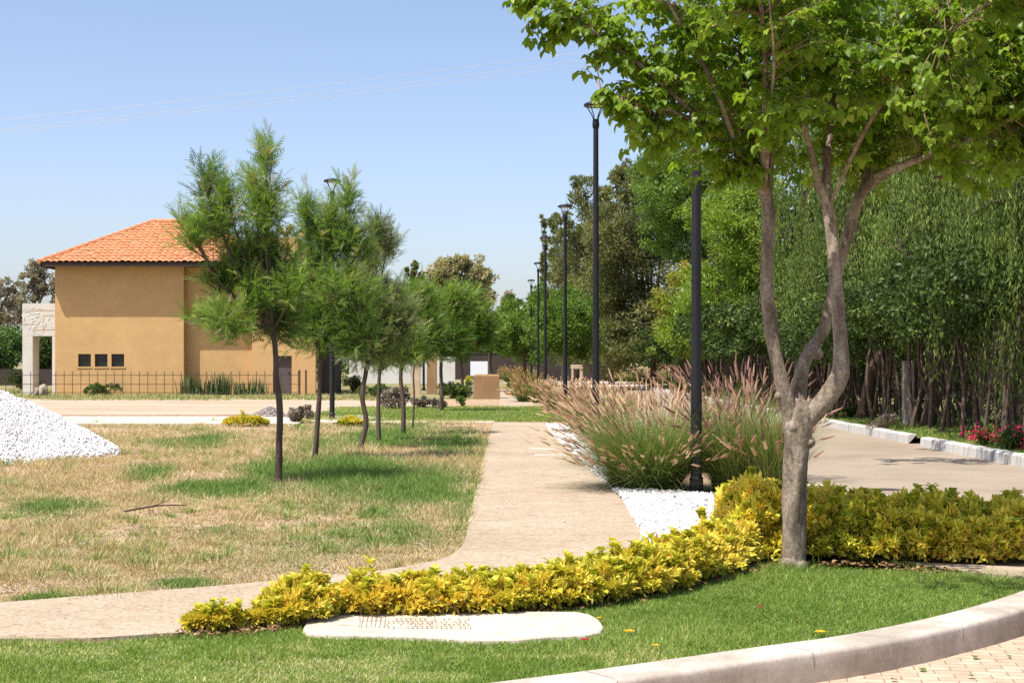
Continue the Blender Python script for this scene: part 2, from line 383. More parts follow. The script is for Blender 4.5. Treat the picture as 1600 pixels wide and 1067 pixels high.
def pavermat():
    m, nt, b = newmat('brick_pavers')
    tc = nt.nodes.new('ShaderNodeTexCoord'); mp = nt.nodes.new('ShaderNodeMapping'); mp.inputs['Rotation'].default_value = (0, 0, R(8))
    nt.links.new(tc.outputs['Object'], mp.inputs[0])
    br = nt.nodes.new('ShaderNodeTexBrick'); nt.links.new(mp.outputs[0], br.inputs['Vector'])
    br.inputs['Color1'].default_value = (.43, .31, .22, 1); br.inputs['Color2'].default_value = (.52, .39, .29, 1); br.inputs['Mortar'].default_value = (.27, .19, .13, 1)
    br.inputs['Scale'].default_value = 1; br.inputs['Brick Width'].default_value = .2; br.inputs['Row Height'].default_value = .1; br.inputs['Mortar Size'].default_value = .0045
    br.inputs['Mortar Smooth'].default_value = .4
    n = noise(nt, 9, 6, .7)
    c = mix(nt, 1.0, br.outputs[0], ramp(nt, [(.3, (.8, .78, .74)), (.6, (1.06,) * 3)], n.outputs[0]).outputs[0], 'MULTIPLY')
    nt.links.new(c, b.inputs['Base Color']); b.inputs['Roughness'].default_value = .92; b.inputs['Specular IOR Level'].default_value = .15
    iv = nt.nodes.new('ShaderNodeMath'); iv.operation = 'SUBTRACT'; iv.inputs[0].default_value = 1; nt.links.new(br.outputs['Fac'], iv.inputs[1])
    bump(nt, b, iv.outputs[0], .006, .8)
    return m
mt['paver'] = pavermat()

# ------------------------------------------------------------ stamp templates
def T(v, f): return (np.array(v, float), np.array(f, int))
RH = T([(0, 0, 0), (.45, .5, 0), (1, 0, 0), (.45, -.5, 0)], [(0, 3, 2), (0, 2, 1)])                     # plain rhomb
LEAF = T([(0, 0, 0), (.35, .42, .10), (.7, .32, .05), (1, 0, -.18), (.7, -.32, .05), (.35, -.42, .10), (.5, 0, -.03)],
         [(0, 6, 1), (1, 6, 2), (2, 6, 3), (3, 6, 4), (4, 6, 5), (5, 6, 0)])
def comp_leaf():
    v, f = [], []
    for (bx, by, ang, s) in ((.45, 0, 0, .62), (.32, .02, 62, .52), (.32, -.02, -62, .52)):
        a = R(ang); b0 = len(v)
        for p in LEAF[0]:
            x, y, z = p * s
            v.append((bx + x * math.cos(a) - y * math.sin(a), by + x * math.sin(a) + y * math.cos(a), z * 1.2 - .25 * max(0, x)))
        f += [tuple(int(q) + b0 for q in t) for t in LEAF[1]]
    b0 = len(v); v += [(0, .012, 0), (0, -.012, 0), (.47, 0, 0)]; f.append((b0, b0 + 1, b0 + 2))
    return T(v, f)
TRI = comp_leaf()
def frond(n=11, wid=.34, droop=.35):
    v, f = [], []
    for i in range(n):
        t = (i + .6) / n; x = t; z = -droop * t * t; l = wid * math.sin(PI * (.18 + .8 * t)) ** .8
        for sgn in (1, -1):
            b0 = len(v); a = R(52)
            dx, dy = math.cos(a) * l, math.sin(a) * l * sgn
            v += [(x, 0, z), (x + dx * .5 - .011, dy * .5, z - .01), (x + dx, dy, z - .08 * l - .03), (x + dx * .5 + .016, dy * .45, z + .012)]
            f += [(b0, b0 + 1, b0 + 2), (b0, b0 + 2, b0 + 3)]
    b0 = len(v); v += [(0, .012, 0), (0, -.012, 0), (.5, 0, -droop * .25), (1.08, 0, -droop * 1.1)]; f += [(b0, b0 + 1, b0 + 2), (b0 + 2, b0 + 1, b0 + 3)]
    return T(v, f)
FROND = frond(10, .27, .3)
FROND2 = frond(7, .32, .5)
def mini(n=5):
    v, f = [], []
    for i in range(n):
        t = (i + .7) / n; l = .36 * math.sin(PI * (.25 + .65 * t))
        for sg in (1, -1):
            b0 = len(v); a = R(48)
            v += [(t - .035, 0, -.2 * t * t), (t + .05, 0, -.2 * t * t), (t + math.cos(a) * l, math.sin(a) * l * sg, -.2 * t * t - .06)]
            f.append((b0, b0 + 1, b0 + 2))
    b0 = len(v); v += [(0, .02, 0), (0, -.02, 0), (1.1, 0, -.25)]; f.append((b0, b0 + 1, b0 + 2))
    return T(v, f)
MINI = mini()
def ico(seed, flat=.6):
    p = (1 + 5 ** .5) / 2; g = rng(seed)
    v = norm(np.array([(-1, p, 0), (1, p, 0), (-1, -p, 0), (1, -p, 0), (0, -1, p), (0, 1, p), (0, -1, -p), (0, 1, -p), (p, 0, -1), (p, 0, 1), (-p, 0, -1), (-p, 0, 1)], float))
    v = v * (1 + .28 * (g.random((12, 1)) - .5)) * np.array([1, .8, flat]) * .5
    f = [(0, 11, 5), (0, 5, 1), (0, 1, 7), (0, 7, 10), (0, 10, 11), (1, 5, 9), (5, 11, 4), (11, 10, 2), (10, 7, 6), (7, 1, 8), (3, 9, 4), (3, 4, 2), (3, 2, 6), (3, 6, 8), (3, 8, 9), (4, 9, 5), (2, 4, 11), (6, 2, 10), (8, 6, 7), (9, 8, 1)]
    return T(v, f)
ROCKS = [ico(i, .45 + .1 * i) for i in range(4)]
def blade(bend):
    return T([(0, -.5, 0), (0, .5, 0), (.5, -.38, bend * .25), (.5, .38, bend * .25), (1, 0, bend)], [(0, 1, 3), (0, 3, 2), (2, 3, 4)])
BLADES = [blade(b) for b in (.1, .35, .6)]
def plume_tpl(seed, fluff=48):
    g = rng(seed); v, f = [], []
    n = 7; sd = 5
    for i in range(n):
        t = i / (n - 1); r = .045 * (math.sin(PI * min(1, .12 + .95 * t)) ** .5) * (1 - .35 * t)
        for k in range(sd):
            a = 2 * PI * k / sd; v.append((t, r * math.cos(a), r * math.sin(a)))
    for i in range(n - 1):
        for k in range(sd):
            a, b = i * sd + k, i * sd + (k + 1) % sd
            f += [(a, b, b + sd), (a, b + sd, a + sd)]
    for i in range(fluff):
        t = g.uniform(.02, .95); a = g.uniform(0, 2 * PI); r = .03; L = g.uniform(.09, .15) * (1 - .3 * t); b0 = len(v)
        c, s = math.cos(a), math.sin(a)
        v += [(t, r * c - .006 * s, r * s + .006 * c), (t, r * c + .006 * s, r * s - .006 * c), (t + L * .9, (r + L * .55) * c, (r + L * .55) * s)]
        f.append((b0, b0 + 1, b0 + 2))
    return T(v, f)
PLUMES = [plume_tpl(i) for i in range(3)]

def randdir(g, n, up=0.0):
    v = g.normal(size=(n, 3)); v[:, 2] += up
    return norm(v)
def arcs(m, base, az, tilt, L, droop, w, segs, a):
    """grass ribbons; returns tip places and tip directions"""
    n = len(base); t = np.linspace(0, 1, segs + 1)[None]
    hx = L[:, None] * (np.sin(tilt)[:, None] * t + droop[:, None] * t ** 2 * .75)
    hz = L[:, None] * (np.cos(tilt)[:, None] * t - droop[:, None] * t ** 2.2 * .55)
    d = np.stack([np.cos(az), np.sin(az)], 1)
    C = np.stack([base[:, 0:1] + hx * d[:, 0:1], base[:, 1:2] + hx * d[:, 1:2], base[:, 2:3] + hz], -1)
    sd = np.stack([-d[:, 1], d[:, 0], np.zeros(n)], 1)[:, None] * (w[:, None] * (1 - t ** 2.5 * .92))[..., None] * .5
    V = np.stack([C - sd, C + sd], 2).reshape(-1, 3)
    i = (np.arange(n) * (segs + 1) * 2)[:, None]; k = np.arange(segs)[None] * 2
    Fq = np.stack([i + k, i + k + 1, i + k + 3, i + k + 2], -1).reshape(-1, 4)
    m.add(V, Fq, np.repeat(a, (segs + 1) * 2))
    return C[:, -1], norm(C[:, -1] - C[:, -2])

# ------------------------------------------------------------ terrain, paths, roads
KC = np.array([(-60, 6.6), (-12, 6.7), (-4, 6.75), (-1.2, 7.2), (.19, 7.92), (1.33, 8.70), (1.96, 9.13), (2.6, 9.72), (3.2, 10.4), (3.8, 11.2), (4.6, 12.3), (5.3, 13.5), (5.75, 15.0),
               (5.5, 16.6), (4.7, 18.2), (3.95, 20.2), (3.55, 23), (3.45, 27), (3.45, 400)])
KCs = np.vstack([KC[:1], catmull(np.c_[KC[1:-1], np.zeros(len(KC) - 2)], 10)[:, :2], KC[-1:]])
ISL = np.vstack([KCs, [(-300, 400), (-300, 7)]])
RW = -.14                                  # road level

def blob(px, py, rx, ry, X, Y):            # an ellipse seen at that place of the lot, as a smooth 0..1 field on the ground
    qx = 800 + X * F / Y; qy = HZ + F * EYE / Y
    d = ((qx - px) / rx) ** 2 + ((qy - py) / ry) ** 2
    return np.exp(-d * 1.1)
LINE_N = np.array([(-300, 4)] + [tuple(G(a, c)[:2]) for a, c in [(-900, 1040), (0, 1001), (140, 1000), (280, 991), (480, 968), (700, 955), (900, 932), (1050, 903), (1140, 880), (1250, 871), (1400, 878), (1480, 892), (1700, 914)]])
def green_field(X, Y):
    g = np.zeros_like(X)
    for (a, b_, c, d, w) in [(640, 765, 110, 28, 1), (540, 745, 90, 40, 1), (430, 738, 60, 22, .8), (370, 765, 120, 14, .65), (230, 735, 45, 22, .6), (700, 695, 70, 22, .75), (600, 685, 120, 26, .65), (300, 690, 80, 20, .4),
                             (290, 913, 50, 8, .9), (60, 937, 55, 6, .9), (500, 690, 60, 20, .5), (80, 790, 70, 15, .35), (330, 830, 60, 12, .3), (650, 830, 70, 10, .2), (600, 800, 60, 15, .35), (720, 790, 30, 40, .35)]:
        g = np.maximum(g, w * blob(a, b_, c, d, X, Y))
    n = fbm(X * .8, Y * .35, 4)
    g = np.clip(g * 1.6 + (n - .55) * 1.6, 0, 1)
    bb = smooth(43.2, 44.2, Y) * (1 - smooth(53, 56, Y)) * smooth(-7.0, -5.0, X + (fbm(X, Y) - .5) * 2)
    g = np.maximum(g, bb * .85)
    st = smooth(67, 70, Y); g = np.maximum(g, st * (.35 + .9 * (fbm(X * .3, Y * .3) - .3)))
    return np.clip(g, 0, 1)
LAWNPOLY = np.vstack([KCs[:70], [tuple(p) for p in LINE_N[::-1]]])
def near_lawn(X, Y):
    # front lawn: on the camera's side of the path
    yl = np.interp(X, LINE_N[:, 0][1:], LINE_N[:, 1][1:])
    return (Y < yl) | ((X > 3.3) & (Y < 12.2))

def terrain(name, xs, ys, keep, zf, af, mat):
    Xg, Yg = np.meshgrid(xs, ys); n, k = Xg.shape
    V = np.stack([Xg, Yg, zf(Xg, Yg)], -1).reshape(-1, 3)
    i = np.arange(n - 1)[:, None] * k; j = np.arange(k - 1)[None]
    q = np.stack([i + j, i + j + 1, i + k + j + 1, i + k + j], -1).reshape(-1, 4)
    c = V[q].mean(1); q = q[keep(c[:, 0], c[:, 1])]
    m = M(); m.add(V, q, af(Xg, Yg).ravel())
    return tag(m.build(name, mat, flat=False), kind='structure')
base = M(); base.add([(-1500, -40, -.22), (1500, -40, -.22), (1500, 2500, -.22), (-1500, 2500, -.22)], [(0, 1, 2, 3)], .45)
tag(base.build('ground', mt['ground']), kind='structure')
xs = np.concatenate([np.linspace(-300, -20, 15), np.linspace(-19, -7, 49), np.arange(-6.9, 6.2, .09)])
ys = np.concatenate([np.arange(6.6, 21, .09), np.arange(21, 60, .4), np.linspace(60, 110, 60), np.linspace(120, 399, 15)])
def lotz(X, Y):
    r = (fbm(X * 1.3, Y * 1.3) - .5) * .035
    k = np.exp(-((X - 2.2) ** 2 + (Y - 12.6) ** 2) / .25) * .03
    return r * smooth(9, 14, Y) * (1 - smooth(40, 60, Y)) * (1 - smooth(-.9, -.6, X) * (Y > 12)) + k * 0 - .012
terrain('lot_ground', xs, ys, lambda x, y: inpoly(x, y, ISL), lotz,
        lambda X, Y: np.where(near_lawn(X, Y), .8 + .2 * fbm(X * 2, Y * 2), green_field(X, Y)), mt['ground'])
xs = np.concatenate([np.linspace(8.6, 16, 40), np.linspace(18, 300, 12)]); ys = np.concatenate([np.linspace(10, 80, 200), np.linspace(90, 399, 20)])
terrain('verge_ground', xs, ys, lambda x, y: x > 0, lambda X, Y: .0 + .05 * (fbm(X, Y) - .5) + .12 * smooth(8.6, 10.5, X),
        lambda X, Y: .35 + .7 * (fbm(X * .9, Y * .5) - .25), mt['ground'])

def sheet(name, poly, z, mat, kind='structure', dens=.25, jit=0):
    """flat polygon sheet (fan of ear clips by blender) with slight thickness skirt"""
    poly = [tuple(map(float, p[:2])) for p in poly]
    me = bpy.data.meshes.new(name)
    n = len(poly)
    from mathutils.geometry import tessellate_polygon
    tris = tessellate_polygon([[Vector((x, y, 0)) for x, y in poly]])
    tris = [t if (Vector((*poly[t[1]], 0)) - Vector((*poly[t[0]], 0))).cross(Vector((*poly[t[2]], 0)) - Vector((*poly[t[0]], 0))).z > 0 else (t[0], t[2], t[1]) for t in tris]
    vs = [(x, y, z) for x, y in poly] + [(x, y, z - .05) for x, y in poly]
    fs = [tuple(t) for t in tris] + [(i, n + i, n + (i + 1) % n, (i + 1) % n) for i in range(n)]
    me.from_pydata(vs, [], fs); me.materials.append(mat)
    a = me.attributes.new('rnd', 'FLOAT', 'POINT'); a.data.foreach_set('value', [.5] * len(vs))
    o = bpy.data.objects.new(name, me); COL.objects.link(o)
    if kind: o['kind'] = kind
    return o
# main road and crossing, brick side road
sheet('road', [(3.2, 26), (3.9, 19.6), (5.5, 14.5), (26, 14.2), (26, 22), (8.8, 24), (8.8, 300), (3.2, 300)], RW, mt['roadm'])
sheet('brick_road', [(-60, -5), (60, -5), (60, 14.2), (5.5, 14.2), (4.5, 12.2), (3.2, 10.35), (1.95, 9.08), (.19, 7.88), (-1.2, 7.15), (-4, 6.7), (-60, 6.55)], RW - .004, mt['paver'])

pl = [(-1000, 1010), (0, 944), (120, 934), (300, 921), (480, 905), (600, 893), (680, 878), (708, 868), (722, 855), (729, 838), (733, 815), (745, 760), (757, 710), (771, 660)]
pr = [(850, 661), (866, 684), (888, 703), (914, 727), (940, 750), (962, 772), (986, 800), (1003, 828), (1010, 856), (1100, 874), (1200, 869), (1700, 893)]
pathpoly = [G(*p) for p in pl] + [G(*p) for p in pr] + [np.array([*q, 0]) for q in LINE_N[1:][::-1]]
sheet('footpath', pathpoly, .014, mt['path'])
sheet('footpath_far', [G(780, 637), G(835, 636), G(824, 608), G(783, 608)], .022, mt['path'])
sheet('footpath_far', [G(786, 600), G(836, 597), G(812, 590), G(788, 590)], .022, mt['path'])
sheet('side_pavement', [G(-400, 663), G(-400, 652), G(440, 653), G(463, 656), G(472, 660), G(466, 664)], .04, mt['slabm'])
sheet('side_pavement', [G(482, 661), G(500, 655), G(560, 650), G(600, 655), G(520, 662)], .04, mt['slabm'])
sheet('pavement_edge', [G(560, 660), G(772, 660), G(772, 657.5), G(600, 657.5)], .012, mt['slabm'])
sheet('sand_track', [G(-900, 649), G(-900, 627), G(300, 624), G(560, 626), G(700, 630), G(690, 636), G(560, 646), G(440, 648)], .012, mt['sand'])
sheet('concrete_apron', [G(1030, 775), G(1160, 775), G(1260, 866), G(1130, 868), G(1112, 800)], .012, mt['roadm'])
sheet('distant_pavement', [G(888, 605), G(1000, 606), G(985, 597), G(893, 597)], .015, mt['slabm'])
# joints and patches of the footpath
j = M()
def strip(m, a, b_, w, z):
    a = np.array(a[:2]); b_ = np.array(b_[:2]); d = b_ - a; p = np.array([-d[1], d[0]]) / np.linalg.norm(d) * w / 2
    m.add([(*(a - p), z), (*(b_ - p), z), (*(b_ + p), z), (*(a + p), z)], [(0, 1, 2, 3)])
for (x0, y0, x1, y1, w) in [(733, 815, 800, 814, .012), (762, 709, 858, 710, .02), (768, 683, 865, 684, .02), (772, 672, 790, 672, .02), (747, 759, 770, 759, .012), (740, 785, 968, 784, .008), (752, 735, 915, 735, .012), (759, 695, 880, 696, .012)]:
    strip(j, G(x0, y0), G(x1, y1), w, .018)
tag(j.build('path_joints', mt['joint']), kind='structure')
j = M()
for (x0, y0, x1, y1, w) in [(825, 702, 868, 703, .35), (835, 712, 890, 712, .3)]:
    strip(j, G(x0, y0), G(x1, y1), w, .0182)
tag(j.build('path_patches', mt['patch']), kind='structure')

# kerbs
def kerb(name, line, w, z0, z1, mat, side=1, r=.028, blocks=None):
    line = np.asarray(line, float); t = norm(np.gradient(line, axis=0)); nr = np.stack([t[:, 1], -t[:, 0]], 1) * side
    prof = [(-w / 2, z1 - .08), (-w / 2, z1 - .012), (-w / 2 + .02, z1)]
    prof += [(w / 2 - r * 1.4, z1 + .004)] + [(w / 2 - r + r * math.sin(a), z1 - r + r * math.cos(a)) for a in np.linspace(.25, PI / 2, 5)] + [(w / 2 + .02, z0)]
    prof = np.array(prof); k = len(prof)
    g = rng(5)
    n = len(line); jit = (fbm(line[:, 0] * 3, line[:, 1] * 3) - .5) * .02
    V = np.stack([line[:, None, 0] + nr[:, None, 0] * (prof[None, :, 0] + jit[:, None]), line[:, None, 1] + nr[:, None, 1] * (prof[None, :, 0] + jit[:, None]),
                  prof[None, :, 1] + jit[:, None] * .35], -1).reshape(-1, 3)
    i = np.arange(n - 1)[:, None] * k; jj = np.arange(k - 1)[None]
    q = np.stack([i + jj, i + jj + 1, i + k + jj + 1, i + k + jj], -1).reshape(-1, 4)
    if blocks:
        s = np.cumsum(np.r_[0, np.linalg.norm(np.diff(line, axis=0), axis=1)])
    m = M(); m.add(V, q)
    return m
dense = []
for a, b_ in zip(KCs[:-1], KCs[1:]):
    L = np.linalg.norm(b_ - a); nn = max(2, int(L / (.12 if a[1] < 30 and a[0] > -6 else 2)))
    dense += [a + (b_ - a) * t for t in np.linspace(0, 1, nn, endpoint=False)]
tag(kerb('kerb', dense, .31, RW - .02, .018, mt['kerb']).build('kerb', mt['kerb'], flat=False), kind='structure')
dn = np.array(dense); jm = M(); tt = norm(np.gradient(dn, axis=0)); nn = np.stack([tt[:, 1], -tt[:, 0]], 1)
acc = 0
for i in range(1, len(dn) - 1):
    if dn[i, 1] > 20 or dn[i, 0] < -2: continue
    acc += np.linalg.norm(dn[i] - dn[i - 1])
    if acc > 1.35:
        acc = 0; jit_ = (fbm(dn[i:i + 1, 0] * 3, dn[i:i + 1, 1] * 3)[0] - .5) * .02
        for (a0, z0_, a1, z1_) in ((-.15, .0215, .115, .0235), (.115, .0235, .152, .010), (.158, .004, .168, -.13)):
            p0 = dn[i] + nn[i] * (a0 + jit_); p1 = dn[i] + nn[i] * (a1 + jit_); w = tt[i] * .0022
            jm.add([(*(p0 - w), z0_ + jit_ * .35), (*(p1 - w), z1_ + jit_ * .35), (*(p1 + w), z1_ + jit_ * .35), (*(p0 + w), z0_ + jit_ * .35)], [(0, 1, 2, 3)])
tag(jm.build('kerb_joints', mt['joint']), kind='structure')
# block kerb on the far side of the road, with the dropped gap
def block_kerb(y0, y1, L, name):
    m = M(); y = y0; g = rng(int(y0 * 10)); 
    while y < y1 - .05:
        x = 8.5 + g.uniform(-.012, .012) 
        z = .055 + g.uniform(-.008, .008); l = L - .015
        V, w = [], .2
        pr_ = [(-.1, RW - .02), (-.085, z - .03), (-.055, z), (.1, z + .004), (.12, -.03)]
        for yy in (y, y + l):
            V += [(x + a, yy, c) for a, c in pr_]
        q = [(i, i + 1, i + 6, i + 5) for i in range(4)]
        m.add(V, [(b, a, d, c) for a, b, c, d in q]); m.add(V, [(0, 1, 2, 3), (5, 6, 7, 8)])
        y += L
    return tag(m.build(name, mt['kerb_side']), kind='structure')
block_kerb(22, 32.7, .5, 'kerb_roadside'); block_kerb(34.0, 44.5, .5, 'kerb_roadside'); block_kerb(46, 130, 1.0, 'kerb_roadside')

# ------------------------------------------------------------ grass (uncountable)
def grass(name, pts, L, w, a, mat, g, lean=.5, label=None):
    m = M(); n = len(pts); k = g.integers(0, 3, n)
    d = norm(np.c_[g.normal(size=(n, 2)) * lean, np.ones(n)])
    N = np.c_[g.normal(size=(n, 2)), np.zeros(n) + .1]
    for i in range(3):
        s = k == i
        m.stamp(BLADES[i], pts[s], d[s], N[s], np.c_[L[s], w[s], L[s] * .6], a[s])
    return tag(m.build(name, mat), kind='stuff')
g = rng(1)
n = 330000
qx = g.uniform(-60, 1660, n); qy = 870 + (1100 - 870) * g.random(n)
Y = F * EYE / (qy - HZ); X = (qx - 800) * Y / F
inn = inpoly(X, Y, KCs_in := np.vstack([KCs - norm(np.c_[np.gradient(KCs[:, 1]), -np.gradient(KCs[:, 0])]) * .15, [(-300, 400), (-300, 7)]]))
slab = [(474, 985), (480, 970), (492, 963), (520, 960), (600, 959), (900, 959), (922, 963), (936, 971), (943, 982), (938, 991), (915, 996), (860, 998), (810, 1003), (740, 1004), (690, 1000), (600, 997), (520, 995), (484, 993)]
slabw = np.array([G(*p)[:2] for p in slab])
jx, jy = g.normal(size=n) * .012, g.normal(size=n) * .02
keep = near_lawn(X + jx, Y + jy * 1.3 - .015) & inn & ~inpoly(X + jx, Y + jy - .02 * (fbm(X * 9, Y * 9) - .2), slabw)
X, Y = X[keep], Y[keep]; n = len(X)
pa = fbm(X * 1.6, Y * 1.6, 4); wear = smooth(.5, .62, fbm(X * 2.6 + 9, Y * 3.2)) * smooth(10.2, 8.6, Y)
lush = np.exp(-((X - 2.15) ** 2 + (Y - 12.4) ** 2) / .06)
ok = g.random(n) > .45 * wear
L = g.uniform(.018, .042, n) * (1 - .4 * wear) + lush * .06 + .02 * smooth(.5, .7, pa)
a = np.clip(.25 + .5 * pa + g.normal(size=n) * .13 + wear * .28 * (g.random(n) < .7) + (g.random(n) < .06) * .4 - .12 * smooth(-.5, 2, X), 0, 1)
grass('lawn_grass', np.c_[X, Y, np.full(n, -.012)][ok], L[ok], g.uniform(.003, .0055, n)[ok], a[ok], mt['lawn'], g, .75)
# blades creeping over the slab edge
# dry lot
n = 520000
qx = g.uniform(-80, 860, n); qy = 652 + (950 - 652) * g.random(n) ** .9
Y = F * EYE / (qy - HZ); X = (qx - 800) * Y / F
PP = np.array([p[:2] for p in pathpoly])
keep = inpoly(X, Y, ISL) & ~inpoly(X + g.normal(size=n) * .018 - .05 * (fbm(X * 3, Y * 3) - .4), Y + g.normal(size=n) * .03, PP) & ~near_lawn(X, Y) & (Y < 44.5) & (X < -.3 - .0 * Y)
sp_ = np.array([G(*p)[:2] for p in [(-400, 663), (-400, 651), (440, 652), (470, 656), (472, 661), (466, 664)]])
keep &= ~inpoly(X, Y, sp_)
X, Y = X[keep], Y[keep]; n = len(X)
gf = green_field(X, Y); tn = fbm(X * 2.2 + 5, Y * 1.1 + 3, 4)
bare = smooth(.56, .42, fbm(X * 1.4 + 40, Y * .9, 4)) * (1 - gf)
ok = g.random(n) > bare * .88
rough = smooth(17, 23, Y)
tall = smooth(.52, .68, tn) * .6 + rough * .9 + .8 * np.clip(blob(560, 750, 120, 40, X, Y), 0, 1)
L = (g.uniform(.02, .055, n) + tall * g.uniform(.02, .11, n) + gf * .03)
a = np.clip(np.where(g.random(n) < gf * 1.15, g.uniform(.0, .42, n), .5 + g.random(n) * .48) - .08 * (tn > .6) - .1 * rough * (g.random(n)), 0, 1)
wd = g.uniform(.003, .006, n) * (1 + Y / 30)
grass('dry_grass', np.c_[X, Y, lotz(X, Y) - .005][ok], L[ok], wd[ok], a[ok], mt['dry'], g, .95)
# coarser tufts standing in the dry lot
nt_ = 1300
qx = g.uniform(-60, 780, nt_); qy = 655 + (940 - 655) * g.random(nt_); Y = F * EYE / (qy - HZ); X = (qx - 800) * Y / F
kp = inpoly(X, Y, ISL) & ~inpoly(X, Y, PP) & ~near_lawn(X, Y) & (Y < 44) & (fbm(X * .7 + 3, Y * .7) > .42); X, Y = X[kp], Y[kp]; nt_ = len(X)
nb = g.integers(25, 90, nt_); ii = np.repeat(np.arange(nt_), nb); n = len(ii); rad = g.uniform(.03, .12, nt_)
hh = g.uniform(.04, .14, nt_) * (1 + .5 * smooth(18, 24, Y)); ht = np.where(g.random(nt_) < .3 + green_field(X, Y), g.uniform(.08, .38, nt_), g.uniform(.42, .8, nt_))
q = g.normal(size=(n, 2)) * rad[ii, None]; bx = X[ii] + q[:, 0]; by = Y[ii] + q[:, 1]
d = norm(np.c_[q / rad[ii, None] * .45 + g.normal(size=(n, 2)) * .25, np.ones(n)]); kk = g.integers(0, 3, n); m = M()
L = hh[ii] * g.uniform(.6, 1.2, n); a_ = np.clip(ht[ii] + g.normal(size=n) * .1, 0, 1); w_ = g.uniform(.003, .006, n) * (1 + by / 30)
for i in range(3):
    k = kk == i; m.stamp(BLADES[i], np.c_[bx, by, lotz(bx, by) - .005][k], d[k], np.c_[q, q[:, 0] * 0 + .02][k], np.c_[L[k], w_[k], L[k] * .7], a_[k])
tag(m.build('grass_tufts', mt['dry']), kind='stuff')
# far bright turf band and verge grass
n = 90000
qx = g.uniform(470, 900, n); qy = g.uniform(636, 658.5, n); Y = F * EYE / (qy - HZ); X = (qx - 800) * Y / F
keep = (X < 3.2) & (X > -7 + 2 * fbm(Y, X)) & ~inpoly(X, Y, sp_); X, Y = X[keep], Y[keep]; n = len(X)
grass('lawn_grass', np.c_[X, Y, np.full(n, -.01)], g.uniform(.05, .11, n), g.uniform(.01, .02, n), np.clip(.5 + .25 * g.normal(size=n), .1, 1), mt['lawn'], g, .8)
n = 60000
qy = g.uniform(590, 730, n); Y = F * EYE / (qy - HZ); X = 8.62 + g.random(n) ** 1.3 * 4; kp = (X * F / Y < 860); X, Y = X[kp], Y[kp]; n = len(X)
grass('verge_grass', np.c_[X, Y, np.zeros(n) + .12 * smooth(8.6, 10.5, X)], g.uniform(.04, .1, n), g.uniform(.008, .02, n), np.clip(.35 + .2 * g.normal(size=n), 0, 1), mt['lawn'], g, .8)
n = 30000
qx = g.uniform(-60, 620, n); Y = F * EYE / (g.uniform(609, 626, n) - HZ); X = (qx - 800) * Y / F; kp = fbm(X * .5, Y * .5) > .45; X, Y = X[kp], Y[kp]; n = len(X)
grass('roadside_grass', np.c_[X, Y, np.full(n, -.01)], g.uniform(.06, .18, n), g.uniform(.02, .03, n), np.clip(.4 + .3 * g.normal(size=n), 0, 1), mt['dry'], g, .8)
# dry litter and leaves lying on the lot
n = 5000
qx = g.uniform(0, 735, n); qy = g.uniform(790, 925, n); Y = F * EYE / (qy - HZ); X = (qx - 800) * Y / F; kp = ~inpoly(X, Y, PP) & ~near_lawn(X, Y); X, Y = X[kp], Y[kp]; n = len(X)
m = M(); m.stamp(LEAF, np.c_[X, Y, lotz(X, Y) + .012], randdir(g, n) * [1, 1, .2], randdir(g, n) * [.4, .4, 0] + [0, 0, 1], g.uniform(.02, .045, n), g.uniform(.7, 1, n))
tag(m.build('leaf_litter', mt['greyshrub']), kind='stuff')

# pebbles
pebpoly = np.array([G(*p)[:2] for p in [(967, 771), (1000, 768), (1113, 775), (1116, 800), (1135, 868), (1100, 872), (1008, 858), (1001, 828), (985, 800)]])
peb2 = np.array([G(*p)[:2] for p in [(853, 664), (880, 664), (935, 700), (970, 745), (985, 772), (964, 772), (940, 750), (914, 727), (888, 703), (866, 684)]])
def scatter_poly(poly, n, g):
    lo, hi = poly.min(0), poly.max(0); p = lo + (hi - lo) * g.random((n * 4, 2)); p = p[inpoly(p[:, 0], p[:, 1], poly)]
    return p[:n]
m = M()
for poly, n in ((pebpoly, 5600), (peb2, 4200)):
    p = scatter_poly(poly, n, g); n = len(p); s = g.uniform(.03, .085, n) * (1 if poly is pebpoly else 1.1)
    k = g.integers(0, 4, n); z = g.random(n) * .035 + .006
    for i in range(4):
        q = k == i; m.stamp(ROCKS[i], np.c_[p, z][q], randdir(g, q.sum()) * [1, 1, .35], randdir(g, q.sum()) * [.5, .5, .2] + [0, 0, 1], s[q], g.random(q.sum()))
tag(m.build('white_pebbles', mt['pebbles']), kind='stuff')
sheet('pebble_bed', pebpoly, .01, mt['pebble']); sheet('pebble_bed', peb2, .01, mt['pebble'])
# few stray pebbles on the path
p = scatter_poly(np.array([G(*q)[:2] for q in [(760, 700), (890, 700), (1000, 850), (735, 850)]]), 26, g)
m = M(); m.stamp(ROCKS[1], np.c_[p, np.full(len(p), .03)], randdir(g, len(p)) * [1, 1, 0], (0, 0, 1), g.uniform(.012, .03, len(p)), g.random(len(p)))
tag(m.build('scattered_pebbles', mt['pebbles']), kind='stuff')

